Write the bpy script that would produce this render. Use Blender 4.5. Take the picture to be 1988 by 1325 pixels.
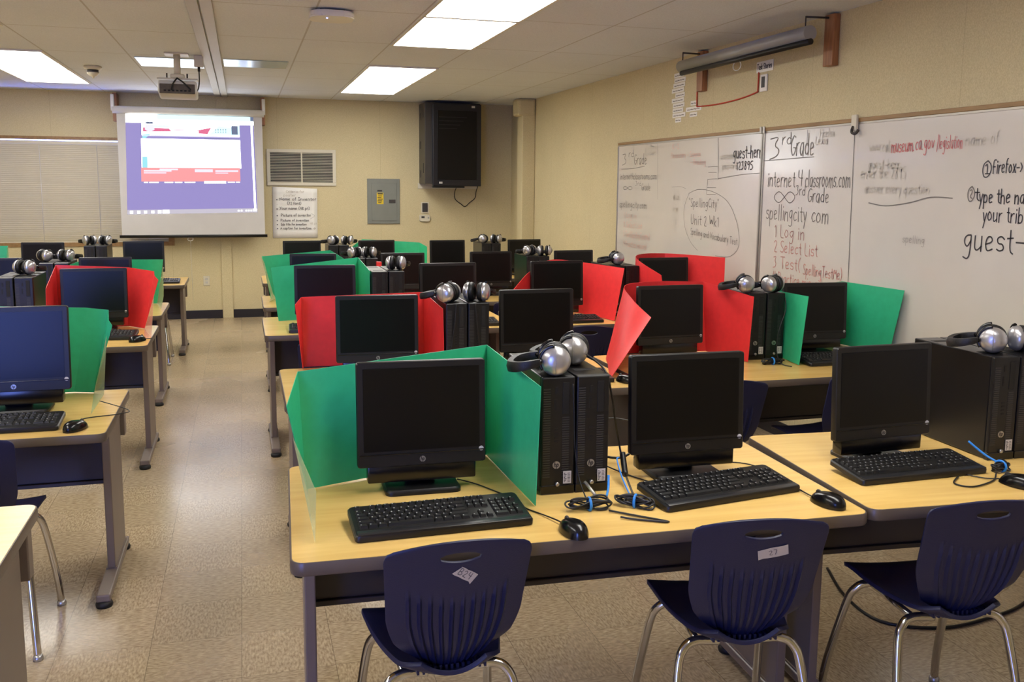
import bpy, bmesh, math, random
from mathutils import Vector, Matrix
random.seed(7)
PI = math.pi
scn = bpy.context.scene
col = scn.collection
for o in list(bpy.data.objects): bpy.data.objects.remove(o)

# ------------------------------------------------------------------ camera
CAMH = 1.609
yaw, pitch, roll = 0.2842, -0.1341, 0.0089
F = Vector((math.sin(yaw)*math.cos(pitch), math.cos(yaw)*math.cos(pitch), math.sin(pitch)))
R0 = Vector((math.cos(yaw), -math.sin(yaw), 0)); U0 = R0.cross(F)
Rv = R0*math.cos(roll) + U0*math.sin(roll); Uv = -R0*math.sin(roll) + U0*math.cos(roll)
cd = bpy.data.cameras.new('camera'); cam = bpy.data.objects.new('camera', cd); col.objects.link(cam)
M = Matrix.Identity(4)
for i in range(3):
    M[i][0] = Rv[i]; M[i][1] = Uv[i]; M[i][2] = -F[i]
M[2][3] = CAMH
cam.matrix_world = M
cd.sensor_fit = 'HORIZONTAL'; cd.sensor_width = 36; cd.lens = 36*1787.7/1988; cd.shift_y = -(662.5-600)/1988
cd.clip_start = .05; cd.clip_end = 100
scn.camera = cam

# ------------------------------------------------------------------ light, exposure
CEIL = 2.602; BACK = 11.42; RIGHT = 3.31; LEFT = -3.72; REAR = -1.6
EXPOSURE = 1.88
LAMP = 3.6
SKY = (.17, .27, 1.0); SKYS = 5.0
w = bpy.data.worlds.new('sky'); scn.world = w; w.use_nodes = True
bg = w.node_tree.nodes['Background']; bg.inputs[0].default_value = (*SKY, 1); bg.inputs[1].default_value = SKYS
pl = bpy.data.lights.new('door_daylight', 'AREA'); pl.shape = 'RECTANGLE'; pl.size = 1.4; pl.size_y = 2.1
pl.cycles.is_portal = True
po = bpy.data.objects.new('door_daylight', pl); col.objects.link(po)
po.location = (-2.3, REAR-.12, 1.1); po.rotation_euler = (PI/2, 0, 0)   # faces +Y into the room
scn.view_settings.view_transform = 'Standard'
try: scn.view_settings.look = 'None'
except Exception: pass
scn.view_settings.gamma = 1; scn.view_settings.use_curve_mapping = False
scn.view_settings.exposure = EXPOSURE

# ------------------------------------------------------------------ materials
def lin(c): return tuple(((v/255)/12.92 if v/255 <= .04045 else ((v/255+.055)/1.055)**2.4) for v in c)
def mat(name, rgb, rough=.5, metal=0.0, spec=.5, bump=0.0, bscale=200, var=0.0, vscale=8, emit=None, es=1, coat=0, alpha=1, trans=0):
    m = bpy.data.materials.new(name); m.use_nodes = True; nt = m.node_tree; b = nt.nodes['Principled BSDF']
    c = lin(rgb)
    b.inputs['Base Color'].default_value = (*c, 1); b.inputs['Roughness'].default_value = rough
    b.inputs['Metallic'].default_value = metal; b.inputs['Specular IOR Level'].default_value = spec
    if coat: b.inputs['Coat Weight'].default_value = coat; b.inputs['Coat Roughness'].default_value = .1
    if alpha < 1: b.inputs['Alpha'].default_value = alpha
    if trans: b.inputs['Transmission Weight'].default_value = trans
    if emit: b.inputs['Emission Color'].default_value = (*lin(emit), 1); b.inputs['Emission Strength'].default_value = es
    tc = nt.nodes.new('ShaderNodeTexCoord')
    if var:
        n = nt.nodes.new('ShaderNodeTexNoise'); n.inputs['Scale'].default_value = vscale; n.inputs['Detail'].default_value = 5
        nt.links.new(tc.outputs['Object'], n.inputs['Vector'])
        mr = nt.nodes.new('ShaderNodeMapRange'); mr.inputs[1].default_value = .3; mr.inputs[2].default_value = .7
        mr.inputs[3].default_value = 1-var; mr.inputs[4].default_value = 1+var
        nt.links.new(n.outputs[0], mr.inputs[0])
        mx = nt.nodes.new('ShaderNodeMix'); mx.data_type = 'RGBA'; mx.blend_type = 'MULTIPLY'; mx.inputs[0].default_value = 1
        mx.inputs[6].default_value = (*c, 1); nt.links.new(mr.outputs[0], mx.inputs[7]); nt.links.new(mx.outputs[2], b.inputs['Base Color'])
    if bump:
        n2 = nt.nodes.new('ShaderNodeTexNoise'); n2.inputs['Scale'].default_value = bscale; n2.inputs['Detail'].default_value = 3
        nt.links.new(tc.outputs['Object'], n2.inputs['Vector'])
        bp = nt.nodes.new('ShaderNodeBump'); bp.inputs['Strength'].default_value = bump; bp.inputs['Distance'].default_value = .002
        nt.links.new(n2.outputs[0], bp.inputs['Height']); nt.links.new(bp.outputs[0], b.inputs['Normal'])
    return m
def math_node(nt, op, a, b=None):
    n = nt.nodes.new('ShaderNodeMath'); n.operation = op
    for i, v in enumerate((a, b)):
        if v is None: continue
        if isinstance(v, (int, float)): n.inputs[i].default_value = v
        else: nt.links.new(v, n.inputs[i])
    return n.outputs[0]
def line_mask(nt, coord, off, step, half):
    """1 on thin lines at off + k*step"""
    t = math_node(nt, 'DIVIDE', math_node(nt, 'SUBTRACT', coord, off - step/2), step)
    fr = math_node(nt, 'FRACT', t)
    d = math_node(nt, 'ABSOLUTE', math_node(nt, 'SUBTRACT', fr, .5))
    return math_node(nt, 'LESS_THAN', d, half/step)
def mixcol(nt, fac, a, b, mode='MIX'):
    mx = nt.nodes.new('ShaderNodeMix'); mx.data_type = 'RGBA'; mx.blend_type = mode
    for i, v in ((0, fac), (6, a), (7, b)):
        if isinstance(v, tuple): mx.inputs[i].default_value = (*v, 1)
        elif isinstance(v, (int, float)): mx.inputs[i].default_value = v
        else: nt.links.new(v, mx.inputs[i])
    return mx.outputs[2]
def base(name, rough, spec=.5):
    m = bpy.data.materials.new(name); m.use_nodes = True; nt = m.node_tree; b = nt.nodes['Principled BSDF']
    b.inputs['Roughness'].default_value = rough; b.inputs['Specular IOR Level'].default_value = spec
    tc = nt.nodes.new('ShaderNodeTexCoord'); sx = nt.nodes.new('ShaderNodeSeparateXYZ'); nt.links.new(tc.outputs['Object'], sx.inputs[0])
    return m, nt, b, tc, sx
def noise(nt, tc, scale, detail=4, vec=None, stretch=None):
    n = nt.nodes.new('ShaderNodeTexNoise'); n.inputs['Scale'].default_value = scale; n.inputs['Detail'].default_value = detail
    src = vec or tc.outputs['Object']
    if stretch:
        mp = nt.nodes.new('ShaderNodeMapping'); mp.inputs['Scale'].default_value = stretch; nt.links.new(src, mp.inputs[0]); src = mp.outputs[0]
    nt.links.new(src, n.inputs['Vector']); return n.outputs[0]
def maprange(nt, v, a, b, c, d):
    mr = nt.nodes.new('ShaderNodeMapRange')
    nt.links.new(v, mr.inputs[0])
    for i, x in enumerate((a, b, c, d)): mr.inputs[i+1].default_value = x
    return mr.outputs[0]

# floor: 12-inch vinyl tiles with streaky flecks
def floor_mat():
    m, nt, b, tc, sx = base('vinyl_tile', .2, .5)
    X, Y = sx.outputs[0], sx.outputs[1]
    lx = line_mask(nt, X, -.0465, .3048, .0011); ly = line_mask(nt, Y, 5.702, .3048, .0009)
    ln = math_node(nt, 'MAXIMUM', lx, ly)
    cx = math_node(nt, 'FLOOR', math_node(nt, 'DIVIDE', math_node(nt, 'ADD', X, .0465), .3048))
    cy = math_node(nt, 'FLOOR', math_node(nt, 'DIVIDE', math_node(nt, 'SUBTRACT', Y, 5.702), .3048))
    cb = nt.nodes.new('ShaderNodeCombineXYZ'); nt.links.new(cx, cb.inputs[0]); nt.links.new(cy, cb.inputs[1])
    wn = nt.nodes.new('ShaderNodeTexWhiteNoise'); wn.noise_dimensions = '2D'; nt.links.new(cb.outputs[0], wn.inputs[0])
    tone = maprange(nt, wn.outputs[0], 0, 1, .93, 1.06)
    chk = math_node(nt, 'MODULO', math_node(nt, 'ADD', math_node(nt, 'ABSOLUTE', cx), math_node(nt, 'ABSOLUTE', cy)), 2)
    na = noise(nt, tc, 46, 7, stretch=(3.0, .9, 1)); nb = noise(nt, tc, 46, 7, stretch=(.9, 3.0, 1))
    n1 = math_node(nt, 'ADD', math_node(nt, 'MULTIPLY', na, chk), math_node(nt, 'MULTIPLY', nb, math_node(nt, 'SUBTRACT', 1, chk)))
    n2 = noise(nt, tc, 75, 5, stretch=(.9, 1.8, 1)); n3 = noise(nt, tc, 1.2, 3)
    c = mixcol(nt, maprange(nt, n1, .34, .66, 0, 1), lin((148, 128, 100)), lin((192, 172, 140)))
    c = mixcol(nt, maprange(nt, n2, .58, .74, 0, .45), c, lin((116, 98, 76)))
    c = mixcol(nt, 1.0, c, tone, 'MULTIPLY')
    c = mixcol(nt, 1.0, c, maprange(nt, n3, .3, .7, .92, 1.05), 'MULTIPLY')
    c = mixcol(nt, math_node(nt, 'MULTIPLY', ln, .6), c, lin((80, 66, 50)))
    nt.links.new(c, b.inputs['Base Color'])
    nt.links.new(maprange(nt, n3, .3, .7, .2, .3), b.inputs['Roughness'])
    bp = nt.nodes.new('ShaderNodeBump'); bp.inputs['Strength'].default_value = .06; bp.inputs['Distance'].default_value = .004
    nt.links.new(noise(nt, tc, 9, 3), bp.inputs['Height']); nt.links.new(bp.outputs[0], b.inputs['Normal'])
    return m
def ceiling_mat():
    m, nt, b, tc, sx = base('ceiling_tile', .85, .2)
    X, Y = sx.outputs[0], sx.outputs[1]
    right = math_node(nt, 'GREATER_THAN', X, -.195)
    l1 = line_mask(nt, X, .44, .6096, .006); l2 = line_mask(nt, X, -.83, .6096, .006)
    lx = math_node(nt, 'ADD', math_node(nt, 'MULTIPLY', l1, right), math_node(nt, 'MULTIPLY', l2, math_node(nt, 'SUBTRACT', 1, right)))
    ly = line_mask(nt, Y, 5.548, 1.2192, .006)
    ln = math_node(nt, 'MAXIMUM', lx, ly)
    n = noise(nt, tc, 120, 3); n3 = noise(nt, tc, .8, 2)
    c = mixcol(nt, maprange(nt, n, .3, .7, 0, 1), lin((214, 218, 226)), lin((228, 232, 240)))
    c = mixcol(nt, 1.0, c, maprange(nt, n3, .3, .7, .95, 1.03), 'MULTIPLY')
    c = mixcol(nt, math_node(nt, 'MULTIPLY', ln, .6), c, lin((168, 162, 156)))
    nt.links.new(c, b.inputs['Base Color'])
    return m
def wall_mat(name, axis, off):
    m, nt, b, tc, sx = base(name, .6, .25)
    ln = line_mask(nt, sx.outputs[axis], off, 1.2192, .002)
    n = noise(nt, tc, 260, 2, stretch=(1, 1, .5)); n3 = noise(nt, tc, 1.5, 3)
    c = mixcol(nt, maprange(nt, n, .35, .65, 0, 1), lin((200, 185, 144)), lin((217, 203, 162)))
    c = mixcol(nt, 1.0, c, maprange(nt, n3, .3, .7, .96, 1.03), 'MULTIPLY')
    c = mixcol(nt, math_node(nt, 'MULTIPLY', ln, .3), c, lin((150, 130, 90)))
    nt.links.new(c, b.inputs['Base Color'])
    return m
def wood_mat(name, a, bcol, rough, scale=3, stretch=(1, 14, 1), spec=.5):
    m, nt, b, tc, sx = base(name, rough, spec)
    n = noise(nt, tc, scale, 6, stretch=stretch)
    nt.links.new(mixcol(nt, maprange(nt, n, .35, .65, 0, 1), lin(a), lin(bcol)), b.inputs['Base Color'])
    return m
MT = dict(
    floor=floor_mat(), ceil=ceiling_mat(), wall_back=wall_mat('wall_vinyl_back', 0, -.19+.61), wall_side=wall_mat('wall_vinyl_side', 1, 8.6),
    white=mat('white_enamel', (226, 222, 212), .4, var=.03), offwhite=mat('offwhite_plastic', (214, 206, 184), .45, var=.02),
    base=mat('dark_cove_base', (34, 30, 34), .4, var=.1), lampw=mat('lamp_diffuser', (255, 255, 255), .5, emit=(255, 252, 246), es=LAMP),
    laminate=wood_mat('maple_laminate', (213, 175, 101), (227, 190, 116), .22, 2.0, (1, 12, 1)),
    band=mat('grey_edge_band', (92, 80, 70), .35, var=.06), inkrd=mat('brown_red_marker', (166, 122, 114), .5, var=.05), inkf2=mat('pale_grey_marker', (160, 152, 142), .5, var=.05), railp=mat('ceiling_rail_paint', (186, 180, 170), .5, var=.02), inkrm=mat('faded_red_marker', (196, 138, 128), .5, var=.05),
    ledge=mat('keyboard_ledge', (34, 34, 36), .3, var=.05), rib=mat('dark_rib', (50, 48, 47), .45, var=.05),
    steel=mat('grey_painted_steel', (112, 98, 88), .42, var=.04),
    panel=mat('dark_modesty_panel', (50, 43, 42), .38, var=.06), rubber=mat('black_rubber', (18, 17, 17), .6, var=.1),
    blk=mat('black_plastic', (15, 14, 14), .42, var=.08, vscale=60), blkg=mat('gloss_black_plastic', (11, 10, 11), .22, var=.05),
    screen=mat('dark_screen', (9, 8, 8), .30, spec=.28, var=.04), tower=mat('black_case', (13, 12, 13), .3, var=.08),
    towerf=mat('black_case_front', (13, 12, 13), .42, var=.08), slot=mat('slot_black', (6, 6, 6), .6, var=.05),
    key=mat('keycap_black', (14, 13, 13), .5, var=.08), legend=mat('key_legend', (165, 165, 162), .6, var=.02),
    badge=mat('silver_badge', (180, 178, 174), .3, metal=.8, var=.03), badged=mat('badge_mark', (40, 40, 44), .5, var=.02),
    sticker=mat('pale_sticker', (196, 192, 186), .5, var=.03), silver=mat('silver_plastic', (190, 188, 188), .28, metal=.75, var=.04),
    pad=mat('black_ear_pad', (14, 13, 13), .5, bump=.3, bscale=300), cord=mat('black_cord', (16, 15, 15), .45, var=.05),
    blue=mat('blue_tie', (40, 130, 215), .45, var=.05), green=mat('green_cardstock', (52, 180, 128), .38, var=.05, vscale=30),
    red=mat('red_cardstock', (226, 54, 56), .4, var=.05, vscale=30),
    navy=mat('navy_polypropylene', (23, 26, 60), .42, bump=.25, bscale=420, var=.04), chrome=mat('chrome', (205, 203, 200), .12, metal=1, var=.02),
    tape=mat('masking_tape', (196, 184, 164), .6, var=.05), ink=mat('black_marker', (58, 54, 56), .5, var=.05),
    board=mat('whiteboard', (214, 207, 196), .25, spec=.45, var=.03, vscale=3, coat=.8), alum=mat('aluminium', (176, 170, 160), .35, metal=.7, var=.03),
    inkg=mat('faded_black_marker', (118, 112, 104), .5, var=.05), inkf=mat('smudged_grey_marker', (194, 186, 171), .5, var=.03),
    inkr=mat('red_marker', (205, 110, 108), .5, var=.05), inkrf=mat('smudged_red_marker', (210, 170, 156), .5, var=.03),
    wood=wood_mat('brown_wood', (140, 92, 56), (172, 118, 76), .45, 6, (8, 8, 1)), trimw=wood_mat('oak_trim', (140, 106, 62), (160, 124, 76), .45, 5, (6, 1, 6)),
    fabric=mat('projection_fabric', (206, 202, 196), .7, var=.02), paper=mat('white_paper', (243, 240, 232), .6, var=.02),
    cabinet=mat('dark_grey_cabinet', (15, 15, 22), .38, var=.08), cabside=mat('cabinet_side', (60, 56, 52), .4, var=.05),
    epanel=mat('grey_panel', (128, 130, 122), .4, var=.04), yellow=mat('yellow_label', (226, 196, 40), .5, var=.03),
    dark=mat('dark_grey', (58, 54, 52), .5, var=.06), grey=mat('grey_tube', (158, 156, 150), .35, metal=.1, var=.04),
    blind=mat('blind_slat', (204, 192, 156), .5, var=.02), yarn=mat('red_yarn', (196, 70, 50), .8, var=.1),
    mirror=mat('polished_metal', (178, 196, 206), .2, metal=1, var=.03), led=mat('blue_led', (80, 110, 255), .4, emit=(150, 170, 255), es=6),
    concrete=mat('pale_concrete', (170, 165, 155), .8, var=.1), projw=mat('projector_shell', (206, 204, 198), .4, var=.03),
    projd=mat('projector_back', (84, 76, 66), .5, var=.2, vscale=40), pink=mat('pink_patch', (190, 120, 110), .6, var=.03),
)
def film(name, rgb, a):
    m = mat(name, rgb, .25, alpha=a); return m
MT['filmg'] = film('pale_green_film', (196, 206, 150), .42); MT['filmr'] = film('pale_red_film', (226, 176, 150), .42)
MT['glass'] = mat('door_glass', (255, 255, 255), .02, trans=1)

# ------------------------------------------------------------------ mesh helpers
def new(): return bmesh.new()
def bx(bm, c, s, bev=0, seg=2, rot=None, mi=0):
    m = Matrix.Translation(Vector(c)) @ (rot.to_4x4() if rot else Matrix.Identity(4)) @ Matrix.Diagonal((*s, 1))
    r = bmesh.ops.create_cube(bm, size=1, matrix=m); vs = r['verts']
    fs = set(f for v in vs for f in v.link_faces)
    for f in fs: f.material_index = mi
    if bev:
        es = list(set(e for v in vs for e in v.link_edges))
        rb = bmesh.ops.bevel(bm, geom=es, offset=bev, segments=seg, affect='EDGES', profile=.5)
        for f in rb['faces']: f.material_index = mi
    return bm
def lo_hi(bm, a, b, bev=0, seg=2, mi=0):
    return bx(bm, [(p+q)/2 for p, q in zip(a, b)], [abs(q-p) for p, q in zip(a, b)], bev, seg, None, mi)
def catmull(pts, n=6):
    P = [Vector(p) for p in pts]
    if len(P) < 3: return P
    out = []
    for i in range(len(P)-1):
        p0 = P[max(i-1, 0)]; p1 = P[i]; p2 = P[i+1]; p3 = P[min(i+2, len(P)-1)]
        for k in range(n):
            t = k/n
            out.append(.5*((2*p1)+(p2-p0)*t+(2*p0-5*p1+4*p2-p3)*t*t+(-p0+3*p1-3*p2+p3)*t**3))
    out.append(P[-1]); return out
def tube(bm, pts, r, n=8, sm=6, close=True, mi=0):
    P = catmull(pts, sm) if sm else [Vector(p) for p in pts]
    t = (P[1]-P[0]).normalized(); up = Vector((0, 0, 1)) if abs(t.z) < .9 else Vector((1, 0, 0))
    nx = t.cross(up).normalized(); rings = []
    for i, p in enumerate(P):
        d = (P[min(i+1, len(P)-1)]-P[max(i-1, 0)])
        d = d.normalized() if d.length > 1e-9 else t
        nx = (nx - d*nx.dot(d)); nx = nx.normalized() if nx.length > 1e-6 else d.orthogonal().normalized()
        ny = d.cross(nx); rr = r[min(i*len(r)//len(P), len(r)-1)] if isinstance(r, (list, tuple)) else r
        rings.append([bm.verts.new(p+rr*(math.cos(2*PI*k/n)*nx+math.sin(2*PI*k/n)*ny)) for k in range(n)])
    for a, b in zip(rings, rings[1:]):
        for k in range(n):
            f = bm.faces.new((a[k], a[(k+1) % n], b[(k+1) % n], b[k])); f.smooth = True; f.material_index = mi
    if close:
        f = bm.faces.new(rings[0][::-1]); f.material_index = mi
        f = bm.faces.new(rings[-1]); f.material_index = mi
    return bm
def lathe(bm, prof, n=24, M=None, mi=0, cap=True):
    """prof [(r,z)...] spun around Z"""
    M = M or Matrix.Identity(4); rings = []
    for r, z in prof:
        rings.append([bm.verts.new(M @ Vector((r*math.cos(2*PI*k/n), r*math.sin(2*PI*k/n), z))) for k in range(n)])
    for a, b in zip(rings, rings[1:]):
        for k in range(n):
            f = bm.faces.new((a[k], a[(k+1) % n], b[(k+1) % n], b[k])); f.smooth = True; f.material_index = mi
    if cap:
        f = bm.faces.new(rings[0][::-1]); f.material_index = mi
        f = bm.faces.new(rings[-1]); f.material_index = mi
    return bm
def rrect(w_, h_, r, n=5):
    """rounded rectangle outline centred on 0"""
    pts = []
    for cx, cy, a in ((w_/2-r, h_/2-r, 0), (-w_/2+r, h_/2-r, 90), (-w_/2+r, -h_/2+r, 180), (w_/2-r, -h_/2+r, 270)):
        for k in range(n+1):
            t = math.radians(a+90*k/n); pts.append((cx+r*math.cos(t), cy+r*math.sin(t)))
    return pts
def prism(bm, outline, z0, z1, M=None, inset=0, mi=0):
    """extrude a 2-D outline; inset softens top rim"""
    M = M or Matrix.Identity(4)
    lv = [(z0, 1)] + ([(z1-inset, 1), (z1, 0)] if inset else [(z1, 1)])
    cx = sum(p[0] for p in outline)/len(outline); cy = sum(p[1] for p in outline)/len(outline); rings = []
    for z, full in lv:
        ring = []
        for x, y in outline:
            if not full:
                d = Vector((x-cx, y-cy)); L = d.length; d *= max(L-inset, 0)/L; x, y = cx+d.x, cy+d.y
            ring.append(bm.verts.new(M @ Vector((x, y, z))))
        rings.append(ring)
    n = len(outline)
    for a, b in zip(rings, rings[1:]):
        for k in range(n):
            f = bm.faces.new((a[k], a[(k+1) % n], b[(k+1) % n], b[k])); f.material_index = mi
    for f in (bm.faces.new(rings[0][::-1]), bm.faces.new(rings[-1])): f.material_index = mi
    return bm
def poly(bm, pts, mi=0):
    f = bm.faces.new([bm.verts.new(Vector(p)) for p in pts]); f.material_index = mi; return bm
def obj(name, bm, m, parent=None, smooth=None, mods=()):
    if isinstance(bm, bmesh.types.BMesh):
        bmesh.ops.recalc_face_normals(bm, faces=bm.faces)
        me = bpy.data.meshes.new(name); bm.to_mesh(me); bm.free()
    else: me = bm
    for x in (m if isinstance(m, (list, tuple)) else [m]): me.materials.append(MT[x])
    if smooth:
        for p in me.polygons: p.use_smooth = True
        try: me.set_sharp_from_angle(angle=math.radians(smooth))
        except Exception: pass
    o = bpy.data.objects.new(name, me); col.objects.link(o)
    if parent: o.parent = parent
    for kind, kw in mods:
        md = o.modifiers.new(kind.lower(), kind)
        for k, v in kw.items(): setattr(md, k, v)
    return o
def tag(o, label, cat, group=None):
    o['label'] = label; o['category'] = cat
    if group: o['group'] = group
    return o
def thing(name, label, cat, loc=(0, 0, 0), rz=0, group=None):
    o = bpy.data.objects.new(name, None); col.objects.link(o); o.location = loc; o.rotation_euler = (0, 0, rz); o.empty_display_size = .1
    return tag(o, label, cat, group)
def struct(name, bm, m, parent=None, **k):
    o = obj(name, bm, m, parent, **k)
    if not parent: o['kind'] = 'structure'
    return o
kids = {}
def children(o): return [c for c in col.objects if c.parent == o]
def copy_tree(o, parent=None):
    c = o.copy(); col.objects.link(c)
    if parent: c.parent = parent
    for ch in kids.setdefault(o.name, children(o)): copy_tree(ch, c)
    return c
class Proto:
    """first placing moves the built thing itself, the following ones copy it with its parts"""
    def __init__(s, root): s.root = root; s.used = False; kids[root.name] = children(root); [kids.setdefault(c.name, children(c)) for c in kids[root.name]]
    def put(s, loc, rz=0, label=None, group=None, rot=None, scale=None):
        o = copy_tree(s.root) if s.used else s.root
        s.used = True
        o.location = loc; o.rotation_euler = rot or (0, 0, rz)
        if scale: o.scale = scale
        if label: o['label'] = label
        if group: o['group'] = group
        return o

# ------------------------------------------------------------------ stroke lettering (marker pen)
GL = {
 'a': (6, '5,6 2,6 0,4 0,2 2,0 4,1 5,4;5,6 5,0'), 'b': (6, '0,10 0,0;0,4 2,6 5,5 5,1 2,0 0,1'), 'c': (5, '5,5 3,6 0,4 0,2 2,0 5,1'),
 'd': (6, '5,10 5,0;5,4 3,6 0,4 0,2 2,0 5,1'), 'e': (6, '0,3 5,4 4,6 1,6 0,3 1,0 5,1'), 'f': (4, '4,10 2,10 1,8 1,0;0,6 4,6'),
 'g': (6, '5,6 2,6 0,4 1,2 3,1 5,4;5,6 5,-2 3,-4 0,-3'), 'h': (6, '0,10 0,0;0,4 2,6 5,5 5,0'), 'i': (2, '1,6 1,0;1,8 1,8.6'),
 'j': (3, '2,6 2,-2 0,-4;2,8 2,8.6'), 'k': (5, '0,10 0,0;4,6 0,3 5,0'), 'l': (2, '1,10 1,0'), 'm': (8, '0,6 0,0;0,4 2,6 4,5 4,0;4,4 6,6 8,5 8,0'),
 'n': (6, '0,6 0,0;0,4 3,6 5,5 5,0'), 'o': (6, '2,6 0,4 0,2 2,0 5,2 5,4 3,6 2,6'), 'p': (6, '0,6 0,-4;0,4 2,6 5,5 5,1 2,0 0,1'),
 'q': (6, '5,6 5,-4;5,4 3,6 0,4 0,2 2,0 5,1'), 'r': (4, '0,6 0,0;0,4 2,6 4,6'), 's': (5, '5,5 3,6 0,5 1,3 4,3 5,1 2,0 0,1'),
 't': (4, '2,9 2,1 4,0;0,6 4,6'), 'u': (6, '0,6 0,1 2,0 5,2;5,6 5,0'), 'v': (5, '0,6 2,0 5,6'), 'w': (8, '0,6 2,0 4,5 6,0 8,6'),
 'x': (5, '0,6 5,0;5,6 0,0'), 'y': (5, '0,6 2,1;5,6 1,-4'), 'z': (5, '0,6 5,6 0,0 5,0'),
 'A': (7, '0,0 3,10 7,0;1,4 6,4'), 'B': (6, '0,10 0,0;0,10 4,10 5,8 3,5 0,5;3,5 6,3 5,0 0,0'), 'C': (6, '6,9 3,10 0,7 0,3 3,0 6,1'), 'E': (5, '5,10 0,10 0,0 5,0;0,5 4,5'),
 'F': (5, '5,10 0,10 0,0;0,5 4,5'), 'G': (7, '7,9 4,10 0,7 0,3 3,0 7,2 7,4;4,4 7.5,4'), 'I': (5, '0,10 5,10;2.5,10 2.5,0;0,0 5,0'), 'K': (6, '0,10 0,0;5,10 0,4 6,0'),
 'L': (5, '0,10 0,0 5,0'), 'M': (8, '0,0 1,10 4,3 7,10 8,0'), 'N': (7, '0,0 0,10 6,0 6,10'), 'P': (6, '0,10 0,0;0,10 4,10 6,8 4,5 0,5'),
 'R': (6, '0,10 0,0;0,10 4,10 6,8 4,5 0,5;2,5 6,0'), 'S': (6, '6,9 3,10 0,8 2,5 5,4 6,1 3,0 0,1'), 'T': (7, '0,10 7,10;3.5,10 3.5,0'), 'U': (7, '0,10 0,2 3,0 6,2 6,10'),
 'V': (7, '0,10 3,0 7,10'), 'W': (9, '0,10 2,0 4.5,8 7,0 9,10'), 'Y': (6, '0,10 3,5;6,10 1,-1'), 'D': (6, '0,10 0,0 4,1 6,5 4,9 0,10'),
 '0': (6, '3,10 0,7 0,3 3,0 6,3 6,7 3,10'), '1': (3, '0,8 2,10 2,0'), '2': (6, '0,8 3,10 5,8 4,5 0,0 6,0'), '3': (6, '0,9 5,10 2,6 5,4 4,1 0,0'), '4': (6, '1,10 0,5 6,5;5,10 5,0'),
 '5': (6, '6,10 1,10 0,6 4,6 6,3 4,0 0,0'), '7': (6, '0,10 6,10 2,0'), '8': (6, '5,9 2,10 0,8 5,3 4,0 1,0 0,3 5,8 5,9'), '9': (6, '5,9 2,10 0,7 2,5 5,7 5,9 4,0'), '6': (6, '5,10 1,6 0,2 3,0 5,2 4,5 0,3'),
 '.': (2, '0,0 1,.5'), '-': (5, '0,4 5,4'), '(': (3, '3,11 0,7 0,3 3,-1'), ')': (3, '0,11 3,7 3,3 0,-1'), '/': (4, '0,-2 4,11'), '"': (3, '0,10 0,8;2,10 2,8'), '>': (4, '0,7 4,4 0,1'),
 '@': (12, '6,3 3,6 0,4 0,2 3,0 6,3 9,6 12,4 12,2 9,0 6,3'), '*': (3, '0,3 2,4 2,2 0,3'), '#': (9, '5,10 1,8 0,4 2,0 6,0 9,4 8,8 5,10;3,7 5,8.5 5,2;3,2 7,2'), '&': (9, '5,10 1,8 0,4 2,0 6,0 9,4 8,8 5,10;3,7 5,8 6,6 3,3 6,2'),
 '~': (8, '0,3 3,5 5,2 8,4'), '_': (9, '0,0 9,.4'),
}
def chaikin(P, it=2):
    for _ in range(it):
        if len(P) < 3: return P
        Q = [P[0]]
        for a, b in zip(P, P[1:]):
            Q += [(a[0]*.75+b[0]*.25, a[1]*.75+b[1]*.25), (a[0]*.25+b[0]*.75, a[1]*.25+b[1]*.75)]
        P = Q[:1]+Q[1:-1]+[P[-1]]
    return P
def ribbon(bm, P, wd, frame):
    """flat pen stroke in the plane frame=(origin, right, up, normal)"""
    O, X, Y, N = frame; n = len(P); L = []
    for i, p in enumerate(P):
        a = P[max(i-1, 0)]; b = P[min(i+1, n-1)]
        d = Vector((b[0]-a[0], b[1]-a[1])); d = d.normalized() if d.length > 1e-9 else Vector((1, 0)); q = Vector((-d.y, d.x))*wd/2
        e = d*(wd/3) if i in (0, n-1) else Vector((0, 0)); e = -e if i == 0 else e
        L.append([bm.verts.new(O+X*(p[0]+e.x+s*q.x)+Y*(p[1]+e.y+s*q.y)+N) for s in (1, -1)])
    for a, b in zip(L, L[1:]): bm.faces.new((a[0], a[1], b[1], b[0]))
def write(bm, text, frame, h, width=None, pen=.006, jit=.35, slant=0.0, rise=0.0):
    """handwritten line: h = capital height, width = total length"""
    rnd = random.Random(text); adv = 0; items = []
    for ch in text:
        if ch == ' ': adv += 4.5; continue
        wd, s = GL.get(ch, GL['o'])
        items.append((adv, s)); adv += wd+2
    k = h/10; kx = (width/(adv-2)) if width else k
    for off, s in items:
        dy = rnd.uniform(-jit, jit)
        for st in s.split(';'):
            P = [tuple(float(v) for v in q.split(',')) for q in st.split()]
            P = [(x+rnd.uniform(-jit, jit)*.5, y+dy+rnd.uniform(-jit, jit)*.5) for x, y in P]
            P = chaikin(P)
            P = [((off+x+slant*y)*kx, y*k+rise*(off+x)*kx) for x, y in P]
            ribbon(bm, P, pen, frame)
    return bm
def stroke(bm, pts, frame, pen, sm=6):
    P = catmull([(p[0], p[1], 0) for p in pts], sm) if sm else [Vector((p[0], p[1], 0)) for p in pts]
    ribbon(bm, [(p.x, p.y) for p in P], pen, frame); return bm

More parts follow.
